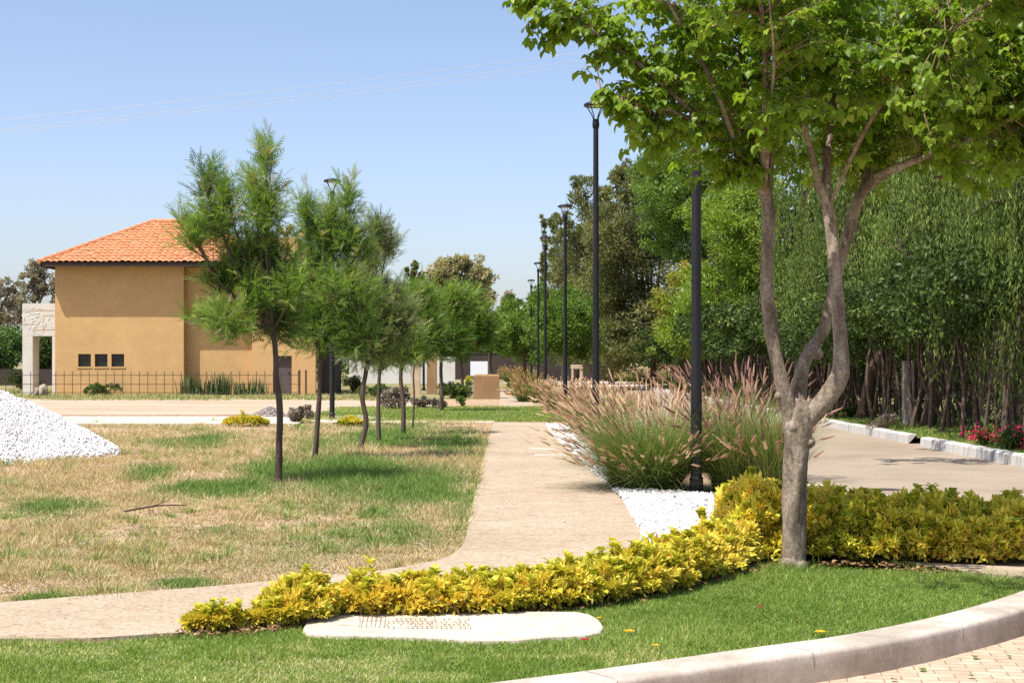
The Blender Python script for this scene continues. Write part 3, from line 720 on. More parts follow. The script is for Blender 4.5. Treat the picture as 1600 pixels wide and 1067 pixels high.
# gravel pile
def pile(name, label, cx, cy, r, h, n, s0, s1, mat, seed):
    g = rng(seed); m = M()
    def hz(x, y):
        d = np.hypot(x - cx, y - cy) / (r * (1 + .05 * np.sin(3 * np.arctan2(y - cy, x - cx) + 1)))
        return np.maximum(h * (1 - np.clip(d, 0, 1) - .0), 0) - .08 * h * np.exp(-(d / .15) ** 2) + h * .16 * (fbm(x * 2 / r * 1.5, y * 2 / r * 1.5) - .5) * (d < 1) - .03 * (d > .98)
    N = 80; gx, gy = np.meshgrid(np.linspace(cx - r * 1.1, cx + r * 1.1, N), np.linspace(cy - r * 1.1, cy + r * 1.1, N))
    V = np.stack([gx, gy, hz(gx, gy) - .02], -1).reshape(-1, 3); i = np.arange(N - 1)[:, None] * N; j = np.arange(N - 1)[None]
    m.add(V, np.stack([i + j, i + j + 1, i + N + j + 1, i + N + j], -1).reshape(-1, 4), .6)
    th = g.uniform(0, 2 * PI, n); rr = r * np.sqrt(g.random(n)) * 1.04 + (g.random(n) < .03) * g.random(n) * .5; x = cx + rr * np.cos(th); y = cy + rr * np.sin(th)
    k = g.integers(0, 4, n); s = g.uniform(s0, s1, n); z = hz(x, y) + g.uniform(-.2, .4, n) * s
    for q_ in range(4):
        q = k == q_; m.stamp(ROCKS[q_], np.c_[x, y, z][q], randdir(g, q.sum()), randdir(g, q.sum()), s[q], g.random(q.sum()))
    return tag(m.build(name, mat), label, 'gravel pile')
pile('gravel_pile', 'large heap of white gravel at the left edge on the dry grass', -9.15, 27.2, 2.35, 1.42, 42000, .015, .06, mt['pile'], 3)
pile('gravel_mound', 'tiny grey gravel mound beyond the pale pavement strip', *G(420, 650)[:2], .55, .3, 900, .03, .07, mt['greygravel'], 4)

# ------------------------------------------------------------ house
HY = 78.0
def hx(px, Yd=HY): return (px - 800) * Yd / F
def hz_(py, Yd=HY): return EYE + (HZ - py) * Yd / F
house = thing('house', 'ochre two storey house with orange tiled hip roof behind the iron fence', 'house', (hx(280), HY + 4, 0))
def wall_open(m, x0, x1, z0, z1, y, th, holes):
    """front wall with rectangular openings, built from butt-jointed blocks"""
    xsn = sorted(set([x0, x1] + [h[0] for h in holes] + [h[1] for h in holes])); zsn = sorted(set([z0, z1] + [h[2] for h in holes] + [h[3] for h in holes]))
    V, Fq = [], []
    idx = {}
    def v(i, k, f):
        key = (i, k, f)
        if key not in idx: idx[key] = len(V); V.append((xsn[i], y + (th if f else 0), zsn[k]))
        return idx[key]
    def solid(i, k):
        if i < 0 or k < 0 or i >= len(xsn) - 1 or k >= len(zsn) - 1: return False
        cx, cz = (xsn[i] + xsn[i + 1]) / 2, (zsn[k] + zsn[k + 1]) / 2
        return not any(h[0] < cx < h[1] and h[2] < cz < h[3] for h in holes)
    for i in range(len(xsn) - 1):
        for k in range(len(zsn) - 1):
            if not solid(i, k): continue
            Fq.append((v(i, k, 0), v(i + 1, k, 0), v(i + 1, k + 1, 0), v(i, k + 1, 0)))
            Fq.append((v(i, k, 1), v(i, k + 1, 1), v(i + 1, k + 1, 1), v(i + 1, k, 1)))
            if not solid(i - 1, k): Fq.append((v(i, k, 0), v(i, k + 1, 0), v(i, k + 1, 1), v(i, k, 1)))
            if not solid(i + 1, k): Fq.append((v(i + 1, k, 0), v(i + 1, k, 1), v(i + 1, k + 1, 1), v(i + 1, k + 1, 0)))
            if not solid(i, k - 1): Fq.append((v(i, k, 0), v(i, k, 1), v(i + 1, k, 1), v(i + 1, k, 0)))
            if not solid(i, k + 1): Fq.append((v(i, k + 1, 0), v(i + 1, k + 1, 0), v(i + 1, k + 1, 1), v(i, k + 1, 1)))
    m.add(V, Fq)
EZ = hz_(412)                                   # eave height
XL, XC, XW, XT, XE = hx(86), hx(287), hx(395), hx(395), hx(494)
wins = [(hx(a), hx(b_), hz_(573), hz_(553)) for a, b_ in ((122, 142), (148, 168), (174, 194))]
m = M(); wall_open(m, XL, XC, -.2, EZ - .1, HY, .3, wins)
m.box(XL, XL + .3, HY + .3, HY + 9, -.2, EZ - .1); m.box(XL + .3, XC, HY + 8.7, HY + 9, -.2, EZ - .1); m.box(XC - .3, XC, HY + .3, HY + 8.7, -.2, EZ - .1)
m.build('wall', mt['stucco'], house)
YW = HY + .55
lat = [(hx(335 + 17 * i), hx(343.5 + 17 * i), hz_(458 + 20 * k, HY), hz_(450 + 20 * k, HY)) for i in range(3) for k in range(2)]
m = M(); wall_open(m, XC + .003, XT, -.2, EZ - .15, YW, .3, lat)
m.build('wall', mt['stucco'], house)
m = M(); m.box(XC + .003, XT, YW + 5, YW + 5.3, -.2, EZ - .15); m.build('wall', mt['stucco'], house)
TZ = hz_(371)
m = M(); wall_open(m, XT + .003, XE - .9, -.2, TZ, HY - .25, .35, [(hx(428), hx(457), -.2, hz_(556))])
m.box(XE - .9 + .003, XE, HY - .25, HY + .1, -.2, hz_(500)); m.box(XE - 1.3, XE - .95, HY + .1, HY + 6, -.2, TZ); m.box(XT + .003, XT + .35, HY + .1, HY + 6, -.2, TZ)
m.box(XT + .35, XE - 1.3, HY + 5.6, HY + 6, -.2, TZ); m.box(XT + .35, XE - 1.3, HY + .1, HY + 5.6, TZ - .6, TZ - .4)
m.box(hx(470), hx(479), HY - .4, HY + .3, TZ + .003, TZ + .25)
m.build('wall', mt['stucco2'], house)
m = M(); m.box(hx(428.5), hx(456.5), HY - .05, HY + .01, -.2, hz_(557)); d = m.build('door', mt['doorgrey'], house)
m = M(); m.box(hx(451), hx(452.5), HY - .1, HY - .05, 1.0, 1.12); m.build('handle', mt['blackmetal'], d)
for (a, b_, c, d_) in wins:
    m = M(); w = .05
    m.box(a + .01, b_ - .01, HY + .12, HY + .17, c + .01, c + w); m.box(a + .01, b_ - .01, HY + .12, HY + .17, d_ - w, d_ - .01); m.box(a + .01, a + w, HY + .12, HY + .17, c + w, d_ - w); m.box(b_ - w, b_ - .01, HY + .12, HY + .17, c + w, d_ - w)
    f = m.build('window', mt['frame_dark'], house)
    m = M(); m.box(a + w, b_ - w, HY + .14, HY + .15, c + w, d_ - w); m.build('pane', mt['glass'], f)
    m = M(); m.box(a - .05, b_ + .05, HY - .03, HY + .11, c - .07, c - .003); m.build('sill', mt['stucco2'], f)
# roof: two sloping tiled faces seen from the front and left, plus the others
RX0, RX1 = hx(60, HY - .85), -11.6
RY0, RY1 = HY - .85, HY + 9.9
RYc = (RY0 + RY1) / 2; RZ = hz_(347, RYc); run = RYc - RY0; rx0 = hx(240, RYc); rx1 = RX1 - (rx0 - RX0)
def tiled(P0, P1, Rg0, Rg1):
    """P0-P1 eave line, Rg0-Rg1 ridge line above it"""
    P0, P1, Rg0, Rg1 = map(np.array, (P0, P1, Rg0, Rg1)); ax = norm(P1 - P0); L = np.linalg.norm(P1 - P0)
    h = (Rg0 - P0) - ax * np.dot(Rg0 - P0, ax); Hs = np.linalg.norm(h); up = h / Hs; nr = norm(np.cross(ax, up))
    a0 = np.dot(Rg0 - P0, ax); a1 = np.dot(Rg1 - P0, ax)
    tw = .3; ch = .38; nu = int(L / tw * 6); us = np.linspace(0, L, nu)
    vs = []; c = 0
    k = 0
    while k * ch < Hs: vs += [(k * ch, 1), (min((k + 1) * ch, Hs) - .003, 0)]; k += 1
    V = []
    g = rng(9); tj = g.normal(size=(len(vs) // 2 + 1, int(L / tw) + 2)) * .008
    for iv, (vv, s) in enumerate(vs):
        for uu in us:
            lo = a0 * vv / Hs; hi = L + (a1 - L) * vv / Hs
            u2 = min(max(uu, lo), hi)
            w = .07 * abs(math.sin(PI * uu / tw)) + .045 * s + tj[iv // 2, int(uu / tw)]
            V.append(P0 + ax * u2 + up * vv + nr * w)
    n = len(vs); i = np.arange(n - 1)[:, None] * nu; j = np.arange(nu - 1)[None]
    m = M(); m.add(V, np.stack([i + j, i + j + 1, i + nu + j + 1, i + nu + j], -1).reshape(-1, 4)); return m
roofs = M()
cs = [(RX0, RY0, EZ), (RX1, RY0, EZ), (RX1, RY1, EZ), (RX0, RY1, EZ)]; r0, r1 = (rx0, RYc, RZ), (rx1, RYc, RZ)
for args in ((cs[0], cs[1], r0, r1), (cs[1], cs[2], r1, r1), (cs[2], cs[3], r1, r0), (cs[3], cs[0], r0, r0)):
    t = tiled(*args); roofs.add(np.vstack(t.V), np.vstack(t.F))
roof = roofs.build('roof', mt['tile'], house)
m = M()
def ridge(a, b_):
    a, b_ = np.array(a, float), np.array(b_, float); L = np.linalg.norm(b_ - a); n = int(L / .38); d = (b_ - a) / L
    for i in range(n):
        m.tube([a + d * (i * L / n) + [0, 0, .05], a + d * ((i + 1.12) * L / n) + [0, 0, .03]], [.13, .105], 8, cap=True)
ridge(cs[0], r0); ridge(cs[1], r1); ridge(r0, r1); ridge(cs[3], r0); ridge(cs[2], r1)
m.build('ridge_cap', mt['tile'], roof)
m = M(); e = .03
for (x0, x1, y0, y1) in ((RX0 + e, RX1 - e, RY0 + e, RY0 + .1), (RX0 + e, RX1 - e, RY1 - .1, RY1 - e), (RX0 + e, RX0 + .1, RY0 + .1, RY1 - .1), (RX1 - .1, RX1 - e, RY0 + .1, RY1 - .1)):
    m.box(x0, x1, y0, y1, EZ - .2, EZ + .02)
m.box(RX0 + .1, RX1 - .1, RY0 + .1, RY1 - .1, EZ - .095, EZ - .03)
m.build('fascia', mt['fascia'], roof)

# dark block painted as the shade inside the opening right of the house
m = M(); m.box(hx(496), hx(523), HY + .5, HY + 3, -.2, 2.3)
tag(m.build('dark_opening', mt['darkwall']), 'dark block painting the shaded opening at the right end of the ochre house', 'dark_opening')

# white carved portal
YP = 79.5
pt = thing('stone_portal', 'white carved stone portal at the left side of the ochre house', 'portal', (hx(60, YP), YP, 0))
m = M(); m.box(hx(35, YP), hx(51, YP), YP, YP + 1.1, -.2, hz_(525, YP)); m.build('pillar', mt['white_stone'], pt)
m = M(); m.box(hx(81.5, YP), hx(86, YP), YP + .003, YP + 1.1, -.2, hz_(525, YP)); m.build('pillar', mt['white_stone'], pt)
m = M(); m.box(hx(35, YP), hx(86, YP), YP - .003, YP + 1.103, hz_(525, YP) + .003, hz_(474, YP))
lin = m.build('lintel', mt['white_stone'], pt)
m = M(); g = rng(8)
for i in range(44):
    px = g.uniform(37, 83); py = g.uniform(478, 522) if i < 48 else g.uniform(526, 585)
    if i >= 48: px = g.uniform(37, 49)
    if px > 60 and py < 500: continue
    c = P(px, py, YP - .01); l = g.uniform(.12, .4); an = g.uniform(-1.2, 1.6)
    m.tube([c + [0, .03, 0], c + [l * math.cos(an) * .5, .03, l * math.sin(an) * .5], c + [l * math.cos(an + .5), .03, l * math.sin(an + .5)]], [.045, .04, .02], 6)
m.build('relief', mt['white_stone'], lin)
m = M()
for (x0, y0, x1, y1) in ((37, 485, 84, 485), (68, 493, 84, 493), (68, 494, 68, 518), (37, 507, 60, 507), (50, 515, 84, 515)):
    a, b_ = P(x0, y0, YP), P(x1, y1, YP); m.box(min(a[0], b_[0]) - .02, max(a[0], b_[0]) + .02, YP - .01, YP - .005, min(a[2], b_[2]) - .02, max(a[2], b_[2]) + .02)
m.build('course_line', mt['column'], lin)

# iron fence
YF = 76.6
fx0, fx1 = (-30 - 800) * YF / F, (470 - 800) * YF / F
fence = thing('iron_fence', 'dark wrought iron picket fence in front of the ochre house', 'fence', ((fx0 + fx1) / 2, YF, 0))
for z in (.12, .52, .95):
    m = M(); m.box(fx0, fx1, YF - .018, YF + .018, z - .014, z + .014); m.build('rail', mt['iron'], fence)
pk = None; n = int((fx1 - fx0) / .4)
for i in range(n + 1):
    x = fx0 + i * .4
    if pk is None:
        m = M(); m.box(-.012, .012, -.012, .012, -.02, 1.02); m.lathe([(.0, 1.02), (.03, 1.06), (.02, 1.09), (0, 1.16)], (0, 0, 0), 6); m.lathe([(.012, .72), (.028, .735), (.012, .75)], (0, 0, 0), 6)
        pk = m.build('picket', mt['iron']); o = pk
    else:
        o = pk.copy(); COL.objects.link(o)
    o.parent = fence; o.location = (x - fence.location.x, -.03, 0)
for px in (468, 478):
    m = M(); x = (px - 800) * YF / F; m.box(x - .04, x + .04, YF - .04, YF + .04, -.05, 1.12); m.lathe([(.06, 1.12), (.06, 1.15), (0, 1.24)], (x, YF, 0), 8); m.build('post', mt['iron'], fence)

# overhead cables
for k, (ya, yb, lab) in enumerate(((188, 86, 'highest of the three thin overhead cables crossing the sky'), (203, 98, 'middle of the three thin overhead cables crossing the sky'), (208, 106, 'lowest of the three thin overhead cables crossing the sky'))):
    YC = 70 + k * .5; pts = []
    for t in np.linspace(-.6, 2.3, 40):
        px = t * 885; py = ya + (yb - ya) * t + 16 * (.25 - (t - .5) ** 2) * .8
        pts.append(P(px, py, YC))
    m = M(); m.tube(pts, .0095, 5); tag(m.build('overhead_cable', mt['cable'], flat=False), lab, 'cable', 'overhead cables')

# ------------------------------------------------------------ street lamps
def lamp(loc, label):
    t = thing('street_lamp', label, 'street lamp', (0, 0, 0), 'black street lamps along the path')
    m = M(); m.lathe([(.07, 0), (.07, .9), (.062, 2), (.056, 4), (.05, 6.1), (.045, 6.16), (0, 6.16)], (0, 0, 0), 20); m.build('pole', mt['blackmetal'], t, flat=False)
    m = M(); m.lathe([(.0, .021), (.15, .021), (.15, .0), (.15, -.05), (0, -.05)], (0, 0, .025), 16); m.lathe([(.085, .02), (.085, .16), (.072, .18)], (0, 0, .02), 16); m.build('base_plate', mt['blackmetal'], t)
    m = M(); m.lathe([(0, 6.1), (.062, 6.1), (.07, 6.18), (.06, 6.26), (0, 6.28)], (0, 0, 0), 16); m.build('collar', mt['blackmetal'], t, flat=False)
    for k in range(4):
        a = k * PI / 2 + .5; c, s = math.cos(a), math.sin(a)
        pts = catmull([(.05 * c, .05 * s, 6.2), (.07 * c, .07 * s, 6.32), (.15 * c, .15 * s, 6.45), (.205 * c, .205 * s, 6.53)], 5)
        m = M(); m.tube(pts, .011, 6); m.build('arm', mt['blackmetal'], t, flat=False)
    m = M(); m.lathe([(.16, 6.515), (.225, 6.515), (.235, 6.53), (.235, 6.555), (.21, 6.575), (.14, 6.60), (.05, 6.615), (0, 6.617)], (0, 0, 0), 28); h = m.build('lamp_head', mt['blackmetal'], t, flat=False)
    m = M(); m.lathe([(0, 6.50), (.08, 6.505), (.158, 6.52), (.158, 6.53), (0, 6.54)], (0, 0, 0), 20); m.build('lens', mt['lens'], h, flat=False)
    return t
L0 = None
lamps = [(1088, 128, 'nearest and thickest black lamp post, rising beside the big fountain grass'), (931, 81, 'tall black lamp post whose head meets the leafy branch tip of the big tree'),
         (883, 49, 'black lamp post with its wide head clear against the dark conifers'), (852, 39, 'black lamp post just right of the thin cypress tip, before the conifers'),
         (841, 31, 'small distant black lamp between the cypress and the smallest lamp of the row'), (830, 25.6, 'farthest black lamp at the left end of the row by the path'),
         (519, 57, 'black lamp post rising among the young ferny trees on the left'), (662, 28, 'distant black lamp head left of the round gum tree')]
for px, sc, lab in lamps:
    Yl = F / sc; X = (px - 800) / sc
    if L0 is None: L0 = lamp(None, lab); o = L0
    else: o = copy_tree(L0, lab)
    o.location = (X, Yl, .0); o.rotation_euler = (0, 0, px * .37)

# ------------------------------------------------------------ fountain grass
def fountain(loc, h, r, nb, npl, label, seed, pm='plume', lean=(-.1, 0), pl_len=.15, upright=.0, bw=.0045, scale_pl=1):
    g = rng(seed); t = thing('fountain_grass', label, 'ornamental grass', (*loc[:2], 0), 'fountain grass clumps')
    loc = np.array([loc[0], loc[1], 0.0])
    def basep(n):
        th = g.uniform(0, 2 * PI, n); rr = r * np.sqrt(g.random(n)); return th, np.c_[loc[0] + rr * np.cos(th), loc[1] + rr * np.sin(th), np.zeros(n)]
    m = M(); th, b0 = basep(nb)
    az = th + g.normal(size=nb) * .7
    tilt = np.abs(g.normal(size=nb)) * .5 * (1 - upright) + .05; L = h * g.uniform(.55, 1.05, nb) * (1 - .12 * tilt)
    arcs(m, b0, az, tilt, L, g.uniform(.15, .85, nb) * (1 - .5 * upright), g.uniform(.7, 1.4, nb) * bw, 6, np.clip(g.random(nb) * .85 + (g.random(nb) < .12) * .3, 0, 1))
    m.build('leaves', mt['reed'], t)
    m = M(); th, b0 = basep(npl); az = th + g.normal(size=npl) * .5
    tilt = np.clip(np.abs(g.normal(size=npl)) * .46 * (1 - upright * .6) + .05, 0, 1.0); L = h * g.uniform(.6, 1.1, npl) * (1 - .25 * tilt)
    low = (g.random(npl) < .6) & (np.sin(az) < -.25) & (np.cos(az) > -.75); tilt = np.where(low, g.uniform(.55, 1.1, npl) * (1 - upright * .5), tilt); L = np.where(low, h * g.uniform(.5, .78, npl), L)
    ms = M()
    # wind lean
    dx = np.cos(az) * np.sin(tilt) + lean[0]; dy = np.sin(az) * np.sin(tilt) + lean[1]
    az = np.arctan2(dy, dx); tilt = np.arcsin(np.clip(np.hypot(dx, dy), 0, .8 - .2 * (upright > 0)))
    tips, dirs = arcs(ms, b0, az, tilt, L, g.uniform(.05, .32, npl), np.full(npl, bw * .55), 6, g.uniform(.6, 1, npl))
    ms.build('stems', mt['reed'], t)
    dirs = norm(dirs + np.c_[np.full(npl, lean[0] * .8), np.zeros(npl), g.normal(size=npl) * .12])
    k = g.integers(0, 3, npl); ll = g.uniform(.75, 1.15, npl) * pl_len
    for i in range(3):
        q = k == i; m.stamp(PLUMES[i], tips[q], dirs[q], randdir(g, q.sum()), np.c_[ll[q], ll[q] * 1.55 * scale_pl, ll[q] * 1.55 * scale_pl], g.random(q.sum()))
    m.build('seed_heads', mt[pm], t)
    return t
fountain(G(1010, 764), 1.36, .42, 6200, 520, 'big fountain grass clump with pink seed heads at the far edge of the white pebbles', 11)
fountain(G(985, 728), 1.2, .38, 3600, 260, 'fountain grass clump half hidden behind the left flank of the biggest clump', 12, lean=(-.12, 0), pl_len=.17)
fountain(G(1092, 735), 1.2, .3, 1500, 60, 'fountain grass clump just behind the nearest lamp post', 22, lean=(-.05, 0), upright=.3)
fountain(G(928, 676), 1.1, .42, 3000, 420, 'bushy fountain grass clump leaning left over the path edge, mostly tan seed heads', 13, lean=(-.12, 0), bw=.007, pl_len=.19)
fountain(G(955, 655), 1.1, .5, 2200, 200, 'fountain grass clump farther back with feathery tan top beside the second lamp post', 14, lean=(-.08, 0), bw=.009, pl_len=.2)
fountain(G(1147, 766), 1.35, .26, 2600, 110, 'slender fountain grass clump with red plumes just right of the nearest lamp post', 15, 'plume_red', lean=(.06, 0), upright=.45, pl_len=.2)
fountain(G(1208, 770), 1.3, .22, 2400, 60, 'fountain grass clump right behind the forked tree trunk', 16, 'plume', lean=(-.1, 0), upright=.65, pl_len=.19)
fountain(G(1180, 735), 1.6, .25, 1000, 120, 'tall red plumed fountain grass standing behind the two slender clumps', 17, 'plume_red', lean=(.04, 0), upright=.5, pl_len=.22)
fountain(G(1118, 708), 1.65, .3, 900, 90, 'red plumed fountain grass behind the nearest lamp post at the road edge', 23, 'plume_red', lean=(-.1, 0), upright=.4, pl_len=.24)
for (px, py, h, lab, s, pm) in [(832, 628, 1.0, 'small green grass tuft at the right edge of the distant path', 31, 'plume_gold'), (884, 642, 1.0, 'round pinkish fountain grass between the lamps and the path', 18, 'plume'),
        (800, 597, 1.25, 'leftmost tan fountain grass clump beyond the brown block', 32, 'plume_gold'), (824, 597, 1.15, 'tan fountain grass clump beyond the path, right neighbour of the leftmost one', 33, 'plume_gold'),
        (957, 596, 1.2, 'green based fountain grass clump far across the road, leftmost there', 34, 'plume_gold'), (985, 597, 1.3, 'tan fountain grass clump far across the road, second from left there', 35, 'plume'),
        (1042, 602, 1.35, 'orange tan fountain grass clump far across the road by the stems', 36, 'plume_gold'), (1012, 600, 1.1, 'low brownish fountain grass clump far across the road between two taller ones', 37, 'plume')]:
    fountain(G(px, py), h, .55, 1300, 260, lab, s, pm, lean=(-.05, 0), bw=.016, pl_len=.22, scale_pl=1.6)

# ------------------------------------------------------------ golden hedges
def hedge(name, label, cat, line, hw, hh, n, mat, seed, ls=(.035, .055), shoots=60, dh=0):
    """line: (x,y) ground points; hw half width, hh height, both may vary along the line"""
    g = rng(seed); c = catmull(np.c_[np.asarray(line, float), np.zeros(len(line))], 10)[:, :2]
    s = np.r_[0, np.cumsum(np.linalg.norm(np.diff(c, axis=0), axis=1))]; u = g.random(n) * s[-1]
    cx = np.interp(u, s, c[:, 0]); cy = np.interp(u, s, c[:, 1]); t = norm(np.gradient(c, axis=0)); tx = np.interp(u, s, t[:, 0]); ty = np.interp(u, s, t[:, 1])
    W = np.interp(u / s[-1], np.linspace(0, 1, len(hw)), hw); H = np.interp(u / s[-1], np.linspace(0, 1, len(hh)), hh)
    lump = .66 + .72 * fbm(u * 2.6 + seed, u * 0 + 3.3); lump2 = .85 + .35 * fbm(u * 5, g.random(n) * 0 + seed)
    end = np.minimum(smooth(0, .25, u), smooth(0, .25, s[-1] - u)) * .7 + .3
    ang = g.uniform(0, PI, n); rr = 1 - np.abs(g.normal(size=n)) * .2
    rr = np.clip(rr, .1, 1.08) * (.62 + .66 * vnoise(u * 11, ang * 5 + seed))
    off = np.sign(np.cos(ang)) * np.abs(np.cos(ang)) ** .7 * W * lump2 * rr * end
    z = .04 + np.sin(ang) ** .7 * (H - .04) * lump * rr * end
    Pp = np.c_[cx - ty * off, cy + tx * off, z]
    out = np.c_[-ty * np.cos(ang), tx * np.cos(ang), np.sin(ang) * 1.0]
    D = norm(out * .8 + g.normal(size=(n, 3)) * .55 + [0, 0, .35])
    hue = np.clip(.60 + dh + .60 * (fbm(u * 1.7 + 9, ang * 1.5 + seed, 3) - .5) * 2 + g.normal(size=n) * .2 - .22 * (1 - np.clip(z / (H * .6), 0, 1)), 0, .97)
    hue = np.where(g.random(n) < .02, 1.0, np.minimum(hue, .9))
    th = thing(name, label, cat, (*c[len(c) // 2], 0), 'golden leaved hedges')
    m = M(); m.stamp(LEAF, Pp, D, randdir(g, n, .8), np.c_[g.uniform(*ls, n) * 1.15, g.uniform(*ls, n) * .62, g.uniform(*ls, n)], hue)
    # protruding shoots with paired leaves
    tw = M()
    for i in range(shoots):
        k = g.integers(0, n); b0 = Pp[k].copy()
        if b0[2] < .5 * H[k]: continue
        l = g.uniform(.04, .10) * (1 + .9 * (g.random() < .06)); dr = norm(np.array([g.normal() * .25, g.normal() * .25, 1]))
        tw.tube([b0 - dr * .1, b0, b0 + dr * l], [.003, .003, .0015], 4, cap=False)
        q = np.linspace(.1, 1, 7); pp = b0 + dr * l * q[:, None]; pp = np.vstack([pp, pp]); aa = g.uniform(0, 6); 
        dd = np.stack([[math.cos(aa + k2 * 1.6), math.sin(aa + k2 * 1.6), .9] for k2 in range(7)] + [[-math.cos(aa + k2 * 1.6), -math.sin(aa + k2 * 1.6), .9] for k2 in range(7)])
        m.stamp(LEAF, pp, dd, np.array([0, 0, 1.0]) + dd * .2, g.uniform(*ls, 14) * 1.05, np.clip(.35 + g.normal(size=14) * .12 + .2 * g.random(), 0, 1))
    # inner stems
    for i in range(int(s[-1] * 22)):
        k = g.integers(0, n); e = Pp[k]; b0 = np.array([cx[k] + g.normal() * .04, cy[k] + g.normal() * .04, 0])
        tw.tube(catmull([b0, (b0 + e) / 2 + [0, 0, .04], e], 2), [.006] * 4 + [.003], 4, cap=False)
    m.build('foliage', mat, th); tw.build('stems', mt['twig'], th)
    return th
lowl = [G(505, 957), G(620, 957), G(760, 953), G(870, 944), G(960, 932), G(1040, 913), G(1110, 891), G(1160, 874)]
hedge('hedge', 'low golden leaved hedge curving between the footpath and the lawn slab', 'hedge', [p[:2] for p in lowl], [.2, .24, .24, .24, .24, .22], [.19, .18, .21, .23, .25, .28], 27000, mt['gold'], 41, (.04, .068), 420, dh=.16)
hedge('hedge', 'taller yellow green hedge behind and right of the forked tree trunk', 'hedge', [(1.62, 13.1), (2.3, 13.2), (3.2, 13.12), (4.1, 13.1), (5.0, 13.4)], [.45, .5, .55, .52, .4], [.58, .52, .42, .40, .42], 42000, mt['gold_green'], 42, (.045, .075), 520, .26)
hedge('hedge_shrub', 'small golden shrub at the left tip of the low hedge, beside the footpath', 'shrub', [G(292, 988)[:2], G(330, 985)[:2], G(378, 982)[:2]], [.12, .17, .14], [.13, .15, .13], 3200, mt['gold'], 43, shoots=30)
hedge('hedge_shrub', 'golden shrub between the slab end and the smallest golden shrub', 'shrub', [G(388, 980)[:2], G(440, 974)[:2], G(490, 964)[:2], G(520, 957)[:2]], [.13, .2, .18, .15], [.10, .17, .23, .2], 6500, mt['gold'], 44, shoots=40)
for (px, w, hh, s, lab) in ((385, .55, .2, 45, 'small yellow shrub at the near edge of the pale pavement strip'), (548, .25, .16, 46, 'tiny yellow green shrub beside the second trunk of the tree row')):
    c = G(px, 665); hedge('yellow_shrub', lab, 'shrub', [(c[0] - w, c[1]), (c[0], c[1] - .1), (c[0] + w, c[1])], [.3, .35, .3], [hh * .7, hh, hh * .7], 1500, mt['gold'], s, (.07, .11), 4)

# soil, brown leaves and twigs lying along the hedge foot
g = rng(455); m = M(); n = 2600
lc = catmull(np.array([G(*p) for p in [(300, 992), (480, 974), (620, 966), (760, 962), (900, 945), (1010, 926), (1100, 902), (1200, 884), (1350, 884), (1480, 894)]]), 12)
ii = g.integers(0, len(lc), n); pp = lc[ii] + np.c_[g.normal(size=n) * .1, g.normal(size=n) * .07, g.random(n) * .02 + .004]
pp = pp[~inpoly(pp[:, 0], pp[:, 1], slabw)]; n = len(pp)
m.stamp(LEAF, pp, randdir(g, n) * [1, 1, .3], randdir(g, n) * .5 + [0, 0, 1], g.uniform(.015, .045, n), g.uniform(.0, .7, n))
tag(m.build('leaf_litter', mt['deadleaf']), kind='stuff')

# ------------------------------------------------------------ manhole slab
m = M(); n = len(slabw); c = slabw.mean(0)
top = np.c_[slabw, np.full(n, .010)]; bot = np.c_[slabw + (slabw - c) * .01, np.full(n, -.03)]; ins = np.c_[c + (slabw - c) * .99, np.full(n, .016)]
V = np.vstack([ins, top, bot, [[*c, .016]]])
Fc = [(i, (i + 1) % n, 3 * n) for i in range(n)] 
for i in range(n):
    k = (i + 1) % n; Fc += [(n + i, n + k, k), (n + i, k, i), (2 * n + i, 2 * n + k, n + k), (2 * n + i, n + k, n + i)]
m.add(V, Fc); slo = m.build('concrete_slab', mt['slabm']); tag(slo, 'long pale concrete cover slab lying in the lawn with a scored grid', 'slab')
m = M(); z = .0185; g = rng(51)
def gp(px, py): return G(px, py)
lines = [((560, 967), (600, 968)), ((532, 974), (562, 972)), ((530, 980), (562, 982)), ((562, 967), (562, 983)), ((562, 967), (735, 973)), ((562, 984), (735, 987)), ((560, 975), (600, 974))]
for x in np.arange(568, 606, 7): lines.append(((x, 967), (x - 3, 984)))
for y in (974, 978, 982): lines.append(((603, y), (732, y + 2)))
for x in np.arange(604, 734, 7.5):
    for k in range(4):
        if g.random() < .75: lines.append(((x + (3 if k % 2 else 0), 969.5 + k * 4.2), (x + (3 if k % 2 else 0) + .5, 973.7 + k * 4.2)))
for a, b_ in lines:
    a, b_ = np.array(a, float), np.array(b_, float); nseg = 4
    pts_ = [G(*(a + (b_ - a) * t + g.normal(size=2) * .25)) for t in np.linspace(0, 1, nseg)]
    for p, q in zip(pts_[:-1], pts_[1:]): strip(m, p * .962 if False else p, q, g.uniform(.004, .011), z)
m.build('scored_grid', mt['mortar'], slo)

# ------------------------------------------------------------ near forked tree
S0 = 200.0; NY = 12.5
def Nn(px, py, dy=0): return np.array([(px - 800) / S0, NY + dy, EYE + (HZ - py) / S0])
tree = thing('forked_tree', 'large fresh green tree with forked mottled trunk standing in the golden hedge', 'tree', (*Nn(1240, 885)[:2], 0))
limbs = []      # (points, radii, mesh)
def limb(pts, rad, sides=12, n=7, wob=.05, seed=0):
    c = catmull([Nn(*p) for p in pts], n); r = np.interp(np.linspace(0, 1, len(c)), np.linspace(0, 1, len(rad)), rad)
    limbs.append((c, r, sides, wob, seed)); return c
limb([(1240, 893), (1240, 870), (1241, 800), (1243, 730), (1247, 680), (1250, 648), (1256, 625)], [.118, .098, .088, .086, .095, .12, .108, .07], 22, 10, .05, 1)
limb([(1240, 690, 0), (1232, 640, -.02), (1220, 595, -.03), (1207, 530, 0), (1200, 450, .05), (1203, 370, .08), (1203, 320, .1), (1192, 280, .1)], [.075, .078, .066, .06, .058, .055, .055, .055, .05], 14, 8, .05, 2)
